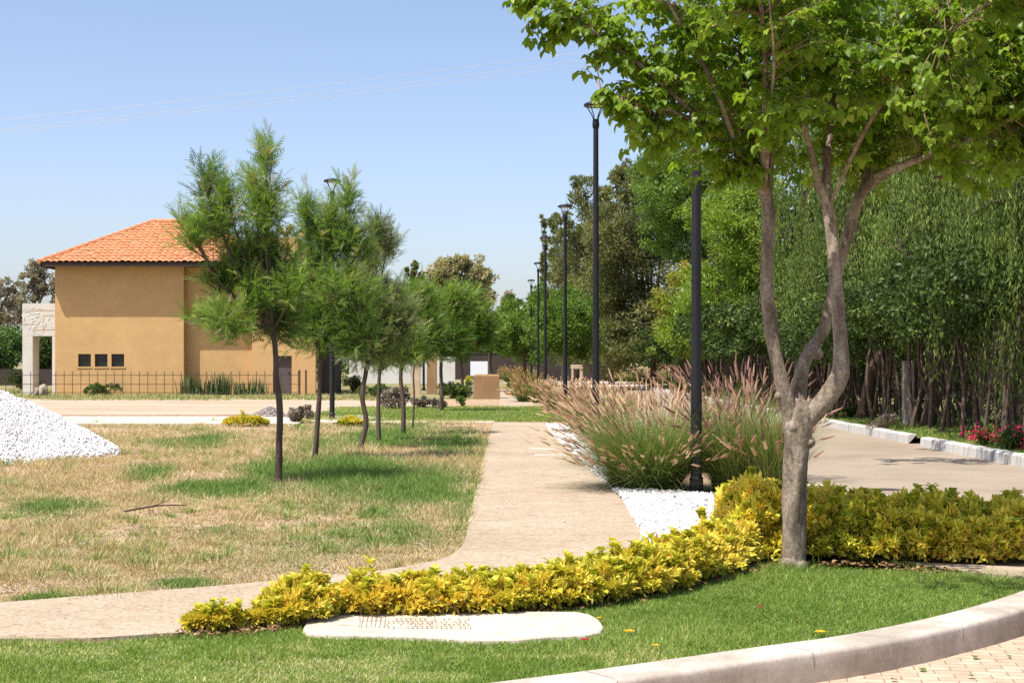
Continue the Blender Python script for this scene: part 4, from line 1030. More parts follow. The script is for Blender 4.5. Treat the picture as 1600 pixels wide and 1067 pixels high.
limb([(1192, 285, .1), (1183, 230, .1), (1165, 150, .15), (1160, 60, .1), (1168, -60, 0), (1175, -180, 0)], [.045, .034, .026, .022, .016, .006], 10, 6, .05, 3)
limb([(1203, 310, .1), (1212, 240, .2), (1213, 160, .3), (1222, 60, .3), (1228, -60, .35), (1235, -200, .4)], [.04, .03, .026, .022, .018, .006], 10, 6, .05, 4)
limb([(1190, 272, .1), (1150, 235, -.1), (1108, 149, -.35), (1070, 90, -.5), (1031, 26, -.6), (1000, -60, -.7)], [.03, .024, .02, .018, .014, .006], 10, 6, .05, 5)
limb([(1150, 238, -.05), (1080, 190, -.3), (995, 123, -.5), (918, 72, -.6), (867, 36, -.6), (812, 4, -.6)], [.022, .02, .018, .014, .01, .004], 9, 6, .05, 6)
limb([(1100, 205, -.2), (1040, 190, -.5), (990, 182, -.6), (955, 172, -.7), (930, 164, -.75)], [.014, .01, .007, .003], 7, 5, .05, 7)
limb([(1252, 668, 0), (1280, 632, -.05), (1303, 600, -.08), (1311, 570, -.08), (1309, 500, -.05), (1305, 430, 0), (1302, 370, .05), (1292, 310, .05), (1278, 282, .05)], [.08, .088, .09, .085, .064, .058, .056, .055, .052, .05], 14, 8, .05, 8)
limb([(1294, 310, .05), (1294, 270, .05), (1293, 228, .05)], [.042, .036, .036], 10, 6, .06, 9)
limb([(1282, 285, .05), (1264, 240, -.1), (1250, 190, -.2), (1262, 100, -.3), (1275, 0, -.3), (1285, -120, -.35)], [.04, .028, .022, .018, .013, .005], 9, 6, .05, 10)
limb([(1293, 280, .05), (1310, 180, .3), (1322, 90, .45), (1332, 0, .5), (1335, -150, .5)], [.03, .028, .026, .022, .008], 9, 6, .05, 11)
limb([(1252, 660, .05), (1255, 610, .18), (1268, 560, .25), (1300, 510, .3), (1320, 430, .35), (1337, 370, .35), (1357, 300, .3), (1385, 268, .2)], [.06, .068, .06, .054, .05, .05, .05, .048], 12, 8, .05, 12)
limb([(1383, 270, .2), (1400, 262, .1), (1440, 248, -.2), (1500, 225, -.6), (1570, 190, -.9), (1660, 160, -1.1)], [.045, .04, .026, .02, .014, .005], 10, 6, .05, 13)
limb([(1362, 292, .3), (1375, 240, .35), (1382, 190, .5), (1410, 100, .7), (1440, 0, .9), (1460, -120, 1)], [.04, .034, .026, .02, .014, .005], 10, 6, .05, 14)
limb([(1380, 200, .4), (1450, 130, .3), (1520, 70, .1), (1600, 20, -.1), (1680, -40, -.2)], [.022, .018, .014, .01, .004], 8, 6, .05, 15)
limb([(1298, 320, .05), (1340, 200, -.5), (1390, 130, -1.0), (1430, 90, -1.5), (1480, 60, -1.9)], [.02, .018, .014, .01, .004], 8, 6, .05, 16)
limb([(1210, 250, .15), (1160, 160, .8), (1110, 90, 1.3), (1060, 30, 1.7)], [.022, .018, .012, .005], 8, 6, .05, 17)
limb([(1385, 262, .2), (1450, 180, 1.0), (1520, 120, 1.6), (1570, 90, 2.0)], [.022, .018, .012, .005], 8, 6, .05, 18)
limb([(1198, 300, .1), (1180, 210, -.7), (1170, 140, -1.2), (1150, 70, -1.6)], [.02, .016, .012, .005], 8, 6, .05, 19)
limb([(1192, 275, 0), (1170, 120, -.8), (1120, -20, -1.8), (1060, -130, -2.8)], [.03, .022, .016, .006], 8, 6, .05, 20)
m = M()
for c, r, sd, wob, s in limbs: m.tube(c, r * (.88 if s > 1 else 1), sd, wob=wob * 1.3, seed=s)
# knots, burl and cut scars
for (px, py, dy, r, s) in [(1309, 580, -.1, .05, 1), (1282, 553, .12, .045, 2), (1199, 480, -.03, .028, 3), (1300, 348, 0, .03, 4), (1215, 618, -.04, .03, 5), (1238, 665, -.05, .06, 6), (1262, 690, -.05, .045, 7), (1236, 880, -.02, .085, 8), (1247, 884, -.04, .07, 9)]:
    c = Nn(px, py, dy); m.tube([c - [0, 0, r], c - [0, 0, r * .4], c + [0, 0, r * .4], c + [0, 0, r]], [r * .5, r * 1.1, r * 1.05, r * .4], 10, wob=.08, seed=s)
m.build('trunk', mt['bark'], tree, flat=False)
# crown
g = rng(61)
lobes = [(835, 22, 45, -.6), (870, 60, 55, -.6), (905, 30, 55, -.5), (925, 100, 42, -.55), (965, 55, 75, -.4), (1000, 130, 55, -.5), (1040, 50, 95, -.3), (1050, 170, 75, -.3), (1020, 230, 45, -.4), (972, 190, 26, -.7), (985, 225, 28, -.6), (955, 170, 20, -.75), (932, 166, 10, -.75), (965, 200, 22, -.7), (1000, 190, 30, -.3), (1010, 255, 24, -.2),
         (1100, 80, 110, 0), (1110, 220, 75, .2), (1150, 255, 50, 0), (1120, 30, 100, -1.1), (1130, 60, 100, 1.1), (1180, 110, 120, 0), (1200, 30, 120, -.9), (1200, 150, 90, 1.0), (1180, 200, 60, -.8),
         (1280, 60, 130, .3), (1260, 140, 90, -.8), (1270, 180, 70, .8), (1290, 230, 40, 1.0), (1360, 60, 140, -.6), (1370, 120, 120, .8), (1350, 200, 70, 0), (1410, 160, 100, -1.2), (1440, 210, 80, .2), (1380, 250, 45, .8),
         (1470, 60, 140, -.3), (1480, 110, 110, 1.3), (1500, 200, 85, -.7), (1540, 60, 140, .6), (1570, 160, 110, -.9), (1560, 230, 65, .3), (1640, 60, 150, -.3), (1650, 190, 110, -.6), (1460, 265, 35, -.4), (1540, 270, 35, -.6), (1620, 270, 50, -.5),
         (1020, -80, 110, -.2), (1180, -130, 150, 0), (1350, -130, 170, .2), (1520, -110, 160, 0), (1260, -260, 150, .2), (1430, -250, 140, .2), (1480, 30, 110, -1.8), (1560, 110, 80, -1.9), (1000, -120, 110, -2.4), (1150, -100, 120, -2.6), (1100, -160, 120, -3.0), (1250, -160, 100, -2.2)]
LP = np.vstack([l[0] for l in limbs[2:]]); 
wts = np.array([l[2] ** 2 * (1.0 if l[1] > -60 else .07) for l in lobes]); wts = np.maximum(wts, 700); wts = wts / wts.sum()
NT = 2000
pick = g.choice(len(lobes), NT, p=wts)
lm = M(); tw = M(); LPo, LD, LS, LA = [], [], [], []
for i in range(NT):
    px, py, r, dy = lobes[pick[i]]; r = r / S0
    c = Nn(px, py, dy); q = g.normal(size=3); q = q / np.linalg.norm(q) * r * g.random() ** .45 * np.array([1, 1.15, .95]); tip = c + q
    d2 = np.sum((LP - tip) ** 2, 1) + .35 * np.maximum(LP[:, 2] - tip[2] + .1, 0); b0 = LP[np.argmin(d2)]
    v = tip - b0; Ld = np.linalg.norm(v)
    if Ld > .75: b0 = tip - v / Ld * .45 - [0, 0, .05]; v = tip - b0; Ld = .45
    mid = b0 + v * .5 + [0, 0, .10 * Ld]
    pts = catmull([b0, mid, tip], 3)
    tw.tube(pts, np.linspace(.0055 if Ld > .3 else .0035, .0015, len(pts)), 4, cap=False)
    nl = g.integers(4, 7)
    tt = np.linspace(.45, 1, nl); pp = np.stack([np.interp(tt, np.linspace(0, 1, len(pts)), pts[:, k]) for k in range(3)], 1)
    aa = g.uniform(0, 6); vd = v / max(Ld, .05)
    for k in range(nl):
        a = aa + k * 2.4; side = np.array([math.cos(a), math.sin(a), 0]) + vd * .5
        LPo.append(pp[k]); LD.append(side * .75 + [0, 0, -.55 + g.normal() * .25])
    LS += list(g.uniform(.085, .14, nl)); LA += list(np.clip(.42 + .3 * (fbm(c[0] * 2 + i % 7, c[2] * 2) - .5) + g.normal(size=nl) * .18 + .12 * g.normal(), 0, 1))
LPo, LD, LS, LA = map(np.array, (LPo, LD, LS, LA))
lm.stamp(TRI, LPo, LD, np.array([0, 0, 1.0]) + .35 * randdir(g, len(LPo)), LS, LA)
lm.build('crown', mt['maple'], tree)
tw.build('twigs', mt['twig'], tree)

# ------------------------------------------------------------ young ferny trees in the row
def young(label, trunk, lobes, nf, seed, mat='fern', tr=.05, fs=(.2, .3), stems=()):
    nf = int(nf * .46); tr *= .86
    if seed > 72: lobes = [(a, b_, c_ * .86, d_) for a, b_, c_, d_ in lobes]
    g = rng(seed); base_ = G(*trunk[0]); Yt = base_[1]; sc = F / Yt
    t = thing('young_tree', label, 'tree', base_, 'young ferny trees in a row')
    pts = [P(px, py, Yt) for px, py in trunk]; c = catmull(pts, 6)
    m = M(); m.tube(c, np.linspace(tr * 1.1, tr * .72, len(c)), 10, wob=.07, seed=seed)
    top = c[-1]; LPs = [c[-3:]]; cen = np.mean([P(l[0], l[1], Yt) for l in lobes], 0)
    L_ = []
    for (px, py, rx, ry) in lobes:
        dy = g.uniform(-1, 1) * .38 * min(1.0, max(rx, 20) / 40); e = P(px, py, Yt) + [0, dy, 0]
        L_.append((e, rx / sc, ry / sc)); st = c[-1 - g.integers(0, 3)] + 0
        md = st * .45 + e * .55; md[0] = st[0] * .4 + e[0] * .6; md[2] -= abs(e[0] - st[0]) * .15
        tp = e + [0, 0, ry / sc * .75]
        lc = catmull([st, md, e, tp], 6); m.tube(lc, np.linspace(tr * .45, .005, len(lc)), 6, wob=.06, seed=seed + 1); LPs.append(lc)
        # side spurs
        for k in range(3):
            a = g.uniform(0, 6); e2 = e + np.array([math.cos(a) * rx / sc * .8, math.sin(a) * rx / sc * .8, g.uniform(-.2, .5) * ry / sc]); b0 = lc[len(lc) // 2 + k]
            l2 = catmull([b0, (b0 + e2) / 2 + [0, 0, -.03], e2], 4); m.tube(l2, np.linspace(.011, .004, len(l2)), 5); LPs.append(l2)
    m.build('trunk', mt['bark_dark'], t, flat=False)
    LPs = np.vstack(LPs)
    w = np.array([a * b_ for _, a, b_ in L_]); w /= w.sum(); pk_ = g.choice(len(L_), nf, p=w); q = g.normal(size=(nf, 3)); q = q / np.linalg.norm(q, axis=1, keepdims=True) * g.random((nf, 1)) ** .5 * np.where(g.random((nf, 1)) < .2, g.uniform(1.1, 1.5, (nf, 1)), 1)
    C = np.array([l[0] for l in L_])[pk_]; RX = np.array([l[1] for l in L_])[pk_]; RZ_ = np.array([l[2] for l in L_])[pk_]
    Pp = C + q * np.c_[RX * 1.02, np.minimum(np.maximum(RX, .3), .8), RZ_ * 1.02]
    near = np.empty_like(Pp)
    for i0 in range(0, nf, 500):
        d = ((Pp[i0:i0 + 500, None] - LPs[None]) ** 2 * [1, 1, .6]).sum(-1) + .25 * np.maximum(LPs[None, :, 2] - Pp[i0:i0 + 500, None, 2] + .1, 0); near[i0:i0 + 500] = LPs[d.argmin(1)]
    D = norm(Pp - near) * .7 + q * [.5, .5, .3] + [0, 0, .55] + g.normal(size=(nf, 3)) * .28
    tw = M()
    for i in range(0, nf, 3):
        a, b_ = near[i], Pp[i]
        if np.linalg.norm(b_ - a) < .9: tw.tube([a, (a + b_) / 2 - [0, 0, .03], b_], [.005, .004, .002], 4, cap=False)
    S = g.uniform(*fs, nf) * 1.12
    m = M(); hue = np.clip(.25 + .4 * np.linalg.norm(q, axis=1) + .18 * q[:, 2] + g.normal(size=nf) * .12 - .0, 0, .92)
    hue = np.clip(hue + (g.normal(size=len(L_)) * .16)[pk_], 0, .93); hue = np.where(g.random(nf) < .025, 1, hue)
    # every shoot carries small pinnate leaves on alternate sides
    Dn = norm(D); side = norm(np.cross(Dn, randdir(g, nf))); up2 = np.cross(side, Dn); nl = 7
    for k in range(nl):
        f_ = (k + .3) / nl; ang = g.uniform(0, 6.28, nf)
        rd = side * np.cos(ang)[:, None] + up2 * np.sin(ang)[:, None]
        ld = Dn * (.45 + .5 * f_) + rd * (1 - .45 * f_) + [0, 0, .08]
        if k == nl - 1: ld = Dn
        pp = Pp - Dn * S[:, None] * (.55 - f_ * 1.0)
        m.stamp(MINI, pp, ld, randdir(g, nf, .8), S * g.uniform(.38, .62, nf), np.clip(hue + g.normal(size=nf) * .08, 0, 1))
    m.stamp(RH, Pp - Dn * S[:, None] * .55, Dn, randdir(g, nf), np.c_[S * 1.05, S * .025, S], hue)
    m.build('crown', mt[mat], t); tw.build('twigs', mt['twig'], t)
young('frontmost young tree of the row, with two tall feathery spires over the house roof', [(435, 757), (436, 700), (437, 640), (432, 590), (430, 545), (425, 510)],
      [(322, 285, 15, 36), (415, 250, 14, 36), (345, 345, 34, 40), (413, 325, 34, 50), (300, 365, 30, 24), (375, 400, 46, 38), (430, 405, 32, 46), (290, 340, 16, 14), (345, 435, 34, 22), (320, 495, 26, 24), (365, 500, 36, 30), (425, 495, 40, 40), (460, 450, 24, 34), (400, 460, 30, 30), (355, 300, 16, 30), (395, 290, 14, 30)], 2800, 71, tr=.052)
young('second young tree of the row, dense and bright green just right of the frontmost', [(492, 717), (496, 660), (499, 620), (500, 580), (505, 540)],
      [(478, 330, 16, 30), (545, 305, 15, 32), (500, 370, 36, 40), (548, 380, 38, 48), (480, 435, 38, 40), (540, 460, 52, 48), (500, 520, 48, 34), (560, 520, 38, 36), (475, 490, 30, 30), (520, 340, 16, 28)], 3200, 72, tr=.05, fs=(.22, .32))
young('third young tree of the row, its loose darker top right of the second tree', [(563, 700), (572, 660), (566, 620), (572, 580), (578, 540), (590, 470)],
      [(590, 360, 16, 20), (602, 385, 22, 26), (582, 400, 20, 24), (578, 450, 28, 30), (600, 480, 40, 36), (590, 530, 44, 36), (625, 500, 30, 34), (562, 545, 26, 24)], 2200, 73, 'fern_grey', tr=.055, fs=(.24, .34))
young('fourth young tree of the row, low crown between the wavy trunk and its right neighbour', [(592, 691), (591, 640), (592, 600), (594, 570)], [(612, 500, 38, 34), (600, 545, 42, 30), (632, 540, 36, 30), (622, 470, 24, 22)], 1800, 74, 'fern', tr=.05, fs=(.26, .36))
young('fifth young tree of the row, with the straight brown trunk left of the sapling', [(630, 679), (630, 630), (626, 590), (630, 555)], [(642, 500, 38, 34), (660, 470, 28, 26), (640, 540, 36, 28), (668, 520, 32, 28)], 1800, 75, 'fern', tr=.06, fs=(.28, .4))
young('thin sapling with small bright crown between two thicker trunks of the row', [(645, 669), (647, 620), (646, 585), (650, 560)], [(650, 530, 20, 20), (660, 550, 18, 14), (645, 505, 16, 18)], 500, 76, 'fern', tr=.028, fs=(.25, .35))
young('last young tree of the row, on the bright turf band left of the path', [(690, 643), (690, 610), (689, 580), (690, 555)], [(690, 490, 38, 34), (700, 530, 34, 28), (715, 470, 28, 24), (672, 515, 26, 26)], 1900, 77, 'fern', tr=.075, fs=(.36, .5))
young('young tree with slim trunk just left of the white board', [(723, 612), (722, 585), (720, 560)], [(738, 500, 36, 40), (720, 540, 24, 24), (728, 470, 30, 22), (755, 520, 20, 26)], 1900, 78, 'fern', tr=.09, fs=(.5, .75))

# ------------------------------------------------------------ background trees and shrubs
def crown(m, lobes, n, size, g, style='round', clump=.35, asp=.5):
    """lobes: centres with radii (x,y,z,rx,ry,rz)"""
    lobes = np.array(lobes, float); w = (lobes[:, 3] * lobes[:, 5]) ** 1.0; w /= w.sum()
    nc = max(20, n // (90 if style != 'weep' else 330)); k = g.choice(len(lobes), nc, p=w); d = randdir(g, nc)
    rad = g.random(nc) ** .33; Cc = lobes[k, :3] + d * lobes[k, 3:] * rad[:, None]
    cr = lobes[k, 3:].min(1) * clump * g.uniform(.6, 1.3, nc) * (1.15 if style == 'weep' else 1)
    kk = g.integers(0, nc, n); hue = g.normal(size=nc) * .16
    if style == 'weep':
        Ls = g.uniform(.8, 2.2, nc); ns = 22
        sub = g.integers(0, ns, n); so_ = g.normal(size=(nc, ns, 3)) * (cr[:, None, None] * [1, 1, .5]); t = g.random(n)
        Pp = Cc[kk] + so_[kk, sub] + np.c_[g.normal(size=(n, 2)) * .035, -t * Ls[kk] + .3] + d[kk] * (cr[kk] * .5)[:, None] * np.sqrt(t)[:, None]
        D = np.c_[g.normal(size=(n, 2)) * .35, -np.ones(n)]
        N = randdir(g, n) * [1, 1, .2]
    else:
        q = randdir(g, n); Pp = Cc[kk] + q * (cr[kk] * g.random(n) ** .5)[:, None] * [1, 1, .75]
        D = q + g.normal(size=(n, 3)) * .5 + [0, 0, .5 if style == 'up' else (-.1 if style == 'round' else .2)]
        N = randdir(g, n, .9)
        if style == 'pine': D = q * .7 + g.normal(size=(n, 3)) * .5 + [0, 0, .35]; N = randdir(g, n)
    s = g.uniform(.7, 1.3, n) * size
    m.stamp(RH, Pp, D, N, np.c_[s, s * asp, s], np.clip(.45 + hue[kk] + g.normal(size=n) * .15, 0, 1))
def bgtree(name, label, cat, X, Y_, lobes, n, size, mat, seed, style='round', trunks=None, tr=.15, tmat='bark_shade', group=None, clump=.35, asp=.5, z0=0):
    g = rng(seed); t = thing(name, label, cat, (X, Y_, z0), group)
    L = [(X + l[0], Y_ + (l[4] if len(l) > 4 else 0), l[1], l[2], max(l[2], l[5] if len(l) > 5 else l[2]), l[3]) for l in lobes]
    m = M(); crown(m, L, n, size, g, style, clump, asp); m.build('crown', mt[mat], t)
    m = M(); cz = min(l[2] for l in L)
    if trunks is None:
        tp = np.array([X + g.normal() * .2, Y_, cz]); cc = catmull([(X, Y_, z0 - .1), (X + g.normal() * tr, Y_, cz * .5), tp], 4); m.tube(cc, np.linspace(tr, tr * .7, len(cc)), 8, wob=.06, seed=seed)
        for l in L:
            e = np.array(l[:3]); lc = catmull([tp - [0, 0, .3 * g.random() * cz], tp * .5 + e * .5 + [0, 0, .1], e], 4); m.tube(lc, np.linspace(tr * .55, tr * .12, len(lc)), 6)
            for q in range(4):
                e2 = e + randdir(g, 1)[0] * np.array(l[3:]) * .85; m.tube([e - [0, 0, .2], (e + e2) / 2, e2], [tr * .22, tr * .15, tr * .06], 4, cap=False)
    else:
        for (ox, oy, lx, h, r) in trunks:
            b0 = np.array([X + ox, Y_ + oy, z0 - .1]); e = np.array([X + ox + lx, Y_ + oy + g.normal() * .2, h]); md = b0 * .5 + e * .5 + [g.normal() * .14, 0, 0]
            cc = catmull([b0, b0 * .75 + md * .25 + [lx * -.05, 0, 0], md, e], 4); m.tube(cc, np.linspace(r, r * .6, len(cc)), 7, wob=.08, seed=seed)
    m.build('trunk', mt[tmat], t, flat=False)
    return t
def lb(px, py, rx, rz, Yd, X, dy=0):        # lobe given by its place at depth Yd
    s = F / Yd; return ((px - 800) / s - X, EYE + (HZ - py) / s, rx / s, rz / s, dy)

# weeping pepper trees right of the road
gp_ = 'weeping trees right of the road'
for (X, Yd, lbs, n, s, lab, mat) in [
    (10.0, 32, [(1570, 300, 110, 90), (1610, 150, 120, 110), (1540, 420, 60, 60), (1590, 470, 60, 60), (1640, 20, 120, 100), (1640, 400, 80, 90)], 42000, 81, 'weeping tree nearest on the right, its strands hanging to the right edge of the photo', 'pepper'),
    (9.7, 37.5, [(1440, 260, 90, 90), (1410, 380, 60, 70), (1480, 380, 60, 70), (1450, 120, 110, 100), (1470, 0, 110, 90), (1390, 440, 40, 45), (1500, 250, 60, 80)], 44000, 82, 'weeping tree with curtains of strands right of the forked trunk', 'pepper'),
    (9.5, 43.5, [(1330, 250, 80, 90), (1310, 360, 60, 80), (1350, 420, 45, 60), (1340, 110, 100, 100), (1360, -10, 100, 80), (1280, 420, 40, 70)], 42000, 83, 'weeping tree seen between the two pale limbs of the forked trunk', 'pepper'),
    (9.3, 51, [(1240, 250, 60, 80), (1235, 370, 45, 80), (1250, 450, 40, 60), (1240, 130, 80, 90), (1250, 20, 80, 80)], 30000, 84, 'weeping tree hanging just left of the forked limbs', 'pepper')]:
    bgtree('weeping_tree', lab, 'tree', X, Yd, [lb(*l, Yd, X, dy=(i % 3 - 1) * .8) for i, l in enumerate(lbs)], int(n * 1.0), .125, mat, s, 'weep', group=gp_, tr=.2, clump=.3, asp=.2)
# bright feathery trees
for (X, Yd, lbs, n, s, lab, mat, sz, st) in [
    (10.8, 66, [(1150, 360, 60, 60), (1170, 300, 50, 50), (1130, 440, 60, 55), (1180, 450, 50, 70), (1160, 510, 55, 45), (1110, 330, 45, 40)], 36000, 91, 'light yellow green airy tree between the nearest lamp post and the left tree limb', 'bright', .15, 'round'),
    (9.8, 74, [(1090, 470, 55, 50), (1080, 520, 50, 40), (1120, 500, 50, 50)], 18000, 92, 'low bright green tree behind the nearest lamp post, lowest of the bright ones', 'bright', .16, 'round'),
    (9.9, 82, [(1050, 310, 55, 60), (1070, 360, 50, 50), (1030, 350, 35, 45), (1080, 270, 50, 45), (1050, 240, 40, 40), (1020, 270, 35, 40)], 30000, 93, 'mid green tree left of the nearest lamp post above the yellowish shrub', 'bright2', .18, 'round'),
    (9.3, 80, [(1065, 440, 30, 30), (1060, 500, 40, 36), (1085, 530, 36, 30), (1040, 480, 24, 30)], 13000, 94, 'yellowish tree with a few orange leaves left of the nearest lamp post', 'yellowish', .17, 'round'),
    (3.0, 92, [(880, 505, 42, 42), (860, 470, 30, 24), (905, 530, 36, 38), (855, 530, 36, 36), (895, 480, 34, 30)], 20000, 95, 'round bright green tree around the third and second lamp posts', 'bright2', .2, 'up'),
    (.9, 105, [(820, 510, 38, 36), (800, 485, 22, 22), (830, 540, 34, 26), (790, 530, 26, 26), (840, 485, 24, 24)], 15000, 96, 'bright green tree centred above the distant path', 'bright2', .22, 'up'),
    (-1.2, 100, [(775, 530, 20, 24), (768, 505, 14, 14)], 4000, 97, 'small bright tree right of the white board', 'bright2', .2, 'up'),
    ]:
    bgtree('leafy_tree', lab, 'tree', X, Yd, [lb(*l, Yd, X, dy=(i % 3 - 1) * .9) for i, l in enumerate(lbs)], n, sz, mat, s, st, group='bright green trees beyond the lamps', tr=.13, clump=.32, asp=.42, tmat='bark_pale' if s == 95 else 'bark_shade')
# dark conifers
for (X, Yd, lbs, n, s, lab) in [
    (8.6, 98, [(1000, 290, 36, 36), (965, 300, 26, 36), (1020, 350, 60, 60), (960, 370, 50, 60), (1000, 440, 65, 60), (950, 460, 50, 60), (1010, 520, 65, 50), (960, 540, 50, 45), (985, 265, 18, 16), (1040, 300, 30, 40)], 52000, 101, 'tallest dark conifer rising behind the second lamp post'),
    (7.0, 112, [(915, 310, 26, 28), (930, 360, 42, 50), (905, 400, 38, 60), (940, 440, 45, 60), (915, 480, 45, 60), (935, 530, 45, 50), (880, 345, 18, 26), (900, 290, 10, 12)], 36000, 102, 'dark conifer behind the third lamp post, left of the tallest one'),
    (5.2, 128, [(875, 400, 22, 36), (880, 450, 28, 50), (868, 500, 24, 45), (885, 530, 30, 40), (865, 345, 10, 22)], 20000, 103, 'brownish conifer at the left end of the dark conifers'),
    (14.5, 105, [(1100, 350, 60, 90), (1150, 330, 60, 90), (1120, 440, 70, 80), (1160, 480, 70, 70), (1100, 520, 60, 50), (1180, 400, 50, 70)], 26000, 104, 'dark conifer mass glimpsed behind the bright trees right of the lamp post')]:
    bgtree('conifer', lab, 'tree', X, Yd, [lb(*l, Yd, X, dy=(i % 3 - 1) * 1.4) for i, l in enumerate(lbs)], n, .27, 'pine', s, 'pine', group='dark conifers behind the lamps', tr=.22, clump=.3, asp=.28)
bgtree('cypress', 'thin dark cypress spire beside the fourth lamp', 'tree', 2.9, 150, [lb(850 - 0, 480 - 30 * i + 0, 5.5 - .8 * i, 26, 150, 2.9) for i in range(5)] + [lb(846, 350, 1.5, 14, 150, 2.9)], 6000, .3, 'pine', 105, 'pine', tr=.12, asp=.3)
# gum trees far left and centre
bgtree('gum_tree', 'broad olive brown gum tree on the skyline right of the distant lamp', 'tree', -5.0, 150, [lb(*l, 150, -5.0) for l in [(700, 426, 26, 24), (715, 412, 22, 14), (735, 422, 30, 22), (760, 445, 20, 24), (720, 460, 36, 26), (690, 460, 18, 22), (750, 470, 20, 18), (735, 490, 24, 24), (680, 436, 14, 18)]], 22000, .33, 'gum', 111, 'round', tr=.3, tmat='bark_pale', clump=.28, asp=.38)
bgtree('gum_tree', 'small hazy gum tree on the skyline left of the conifers', 'tree', -.2, 170, [lb(*l, 170, -.2) for l in [(795, 470, 12, 14), (800, 495, 22, 22), (782, 500, 14, 16)]], 4500, .36, 'gumgrey', 112, tr=.25, asp=.4)
bgtree('conifer', 'clump of dark upright spires on the skyline left of the distant lamp', 'tree', -10.5, 160, [lb(*l, 160, -10.5) for l in [(637, 440, 5, 22), (648, 432, 6, 26), (656, 440, 5, 24), (645, 470, 14, 28), (664, 455, 5, 16)]], 7000, .3, 'pine', 113, 'up', tr=.2, asp=.3)
bgtree('gum_tree', 'thin grey brown gum tree rising just left of the house roof', 'tree', -36, 120, [lb(*l, 120, -36) for l in [(50, 425, 14, 16), (70, 430, 16, 18), (55, 455, 22, 16), (80, 455, 16, 20), (100, 440, 20, 24)]], 5200, .24, 'gumgrey', 114, tr=.2, clump=.3, asp=.35, tmat='bark_shade')
bgtree('gum_tree', 'brown leaved gum tree at the far left edge beside the white portal', 'tree', -39.5, 122, [lb(*l, 122, -39.5) for l in [(5, 450, 22, 20), (30, 480, 24, 24), (0, 490, 24, 22), (25, 440, 16, 14), (60, 500, 22, 22), (-30, 460, 30, 40)]], 9000, .24, 'gumgrey', 115, tr=.24, clump=.3, asp=.38)
bgtree('leafy_tree', 'round olive green bush tree left of the white portal', 'tree', -36.5, 112, [lb(*l, 112, -36.5) for l in [(10, 550, 30, 30), (0, 580, 30, 22), (-20, 560, 30, 35)]], 7000, .22, 'shrub', 116, tr=.2, clump=.3)
bgtree('leafy_tree', 'dark tree seen through the opening of the white portal', 'tree', -32.6, 110, [lb(*l, 110, -32.6) for l in [(70, 550, 24, 30), (85, 580, 24, 20)]], 6500, .22, 'glossy', 117, tr=.2, clump=.3)
bgtree('leafy_tree', 'faint treetop peeking above the flat parapet of the house', 'tree', -15.6, 130, [lb(*l, 130, -15.6) for l in [(460, 362, 22, 12), (490, 400, 26, 30), (480, 450, 30, 50), (500, 520, 34, 50)]], 8000, .26, 'gum', 118, tr=.3)

# thicket along the road: shrubs with bundles of bare stems
g0 = rng(120); k = 0; first = {}
ths = []
for i in range(24):
    Yd = 31.5 + i * 2.75; row = 0; ths.append((9.9 + g0.normal() * .25, Yd, row))
for i in range(13):
    Yd = 33 + i * 5.2; ths.append((11.6 + g0.normal() * .2, Yd, 1))
for (X, Yd, row) in ths:
    k += 1; g = rng(130 + k); h = g.uniform(1.55, 1.95)
    trs = [(g.uniform(-.8, .8), g.uniform(-1.0, 1.0), g.normal() * .25, h + g.uniform(.3, .8), g.uniform(.02, .06) * (1.3 if g.random() < .3 else 1)) for _ in range(15 if row == 0 else 9)]
    lbs = [(g.uniform(-1.7, .4), h + g.uniform(.5, 1.6), g.uniform(.9, 1.3), g.uniform(.5, .8), g.uniform(-1.1, 1.1)) for _ in range(8)]
    if row: lbs += [(0, h + 2.2, 1.2, 1.0, 0), (0, h - .6, 1.3, 1.0, 0), (.5, h + 3.4, 1.4, 1.0, 0)]
    bgtree('thicket_tree', 'dark leaved thicket tree on a bundle of bare brown stems along the road', 'tree', X, Yd, lbs, 7500 if Yd < 60 else 4200, .12 if Yd < 50 else .17, 'glossy', 200 + k, 'round', trunks=trs, tmat='bark_shade', group='thicket trees along the right side of the road', clump=.45, z0=.1)
# yellowish boughs low in the weeping trees
bgtree('leafy_tree', 'yellow green leaved tree with bare twigs at the right edge under the weeping tree', 'tree', 9.9, 33.5, [lb(*l, 33.5, 9.9) for l in [(1500, 425, 26, 26), (1545, 460, 36, 30), (1590, 430, 40, 40), (1480, 460, 18, 18), (1560, 400, 30, 30), (1600, 500, 30, 30)]], 7000, .1, 'yellowish', 171, 'round', tr=.06, clump=.35)
bgtree('leafy_tree', 'yellowish leaved tree seen between the forked limbs above the bare stems', 'tree', 9.7, 52, [lb(*l, 52, 9.7) for l in [(1245, 490, 30, 24), (1270, 520, 28, 22), (1225, 520, 28, 26), (1285, 480, 20, 20)]], 7000, .12, 'yellowish', 172, 'round', tr=.06, clump=.35)
bgtree('leafy_tree', 'broad tree overhanging the road, its foliage filling gaps behind the big crown', 'tree', 10.2, 26,
       [(-6.0, 5.6, .8, .45), (-5.0, 5.9, 1.0, .6), (-3.8, 5.8, 1.1, .6), (-2.6, 6.0, 1.2, .8), (-1.2, 6.4, 1.4, 1.0), (0, 6.8, 1.6, 1.2), (-3.2, 6.9, 1.2, .7), (1.4, 6.2, 1.4, 1.2)], 26000, .085, 'pepper', 173, 'round', tr=.22, clump=.35)
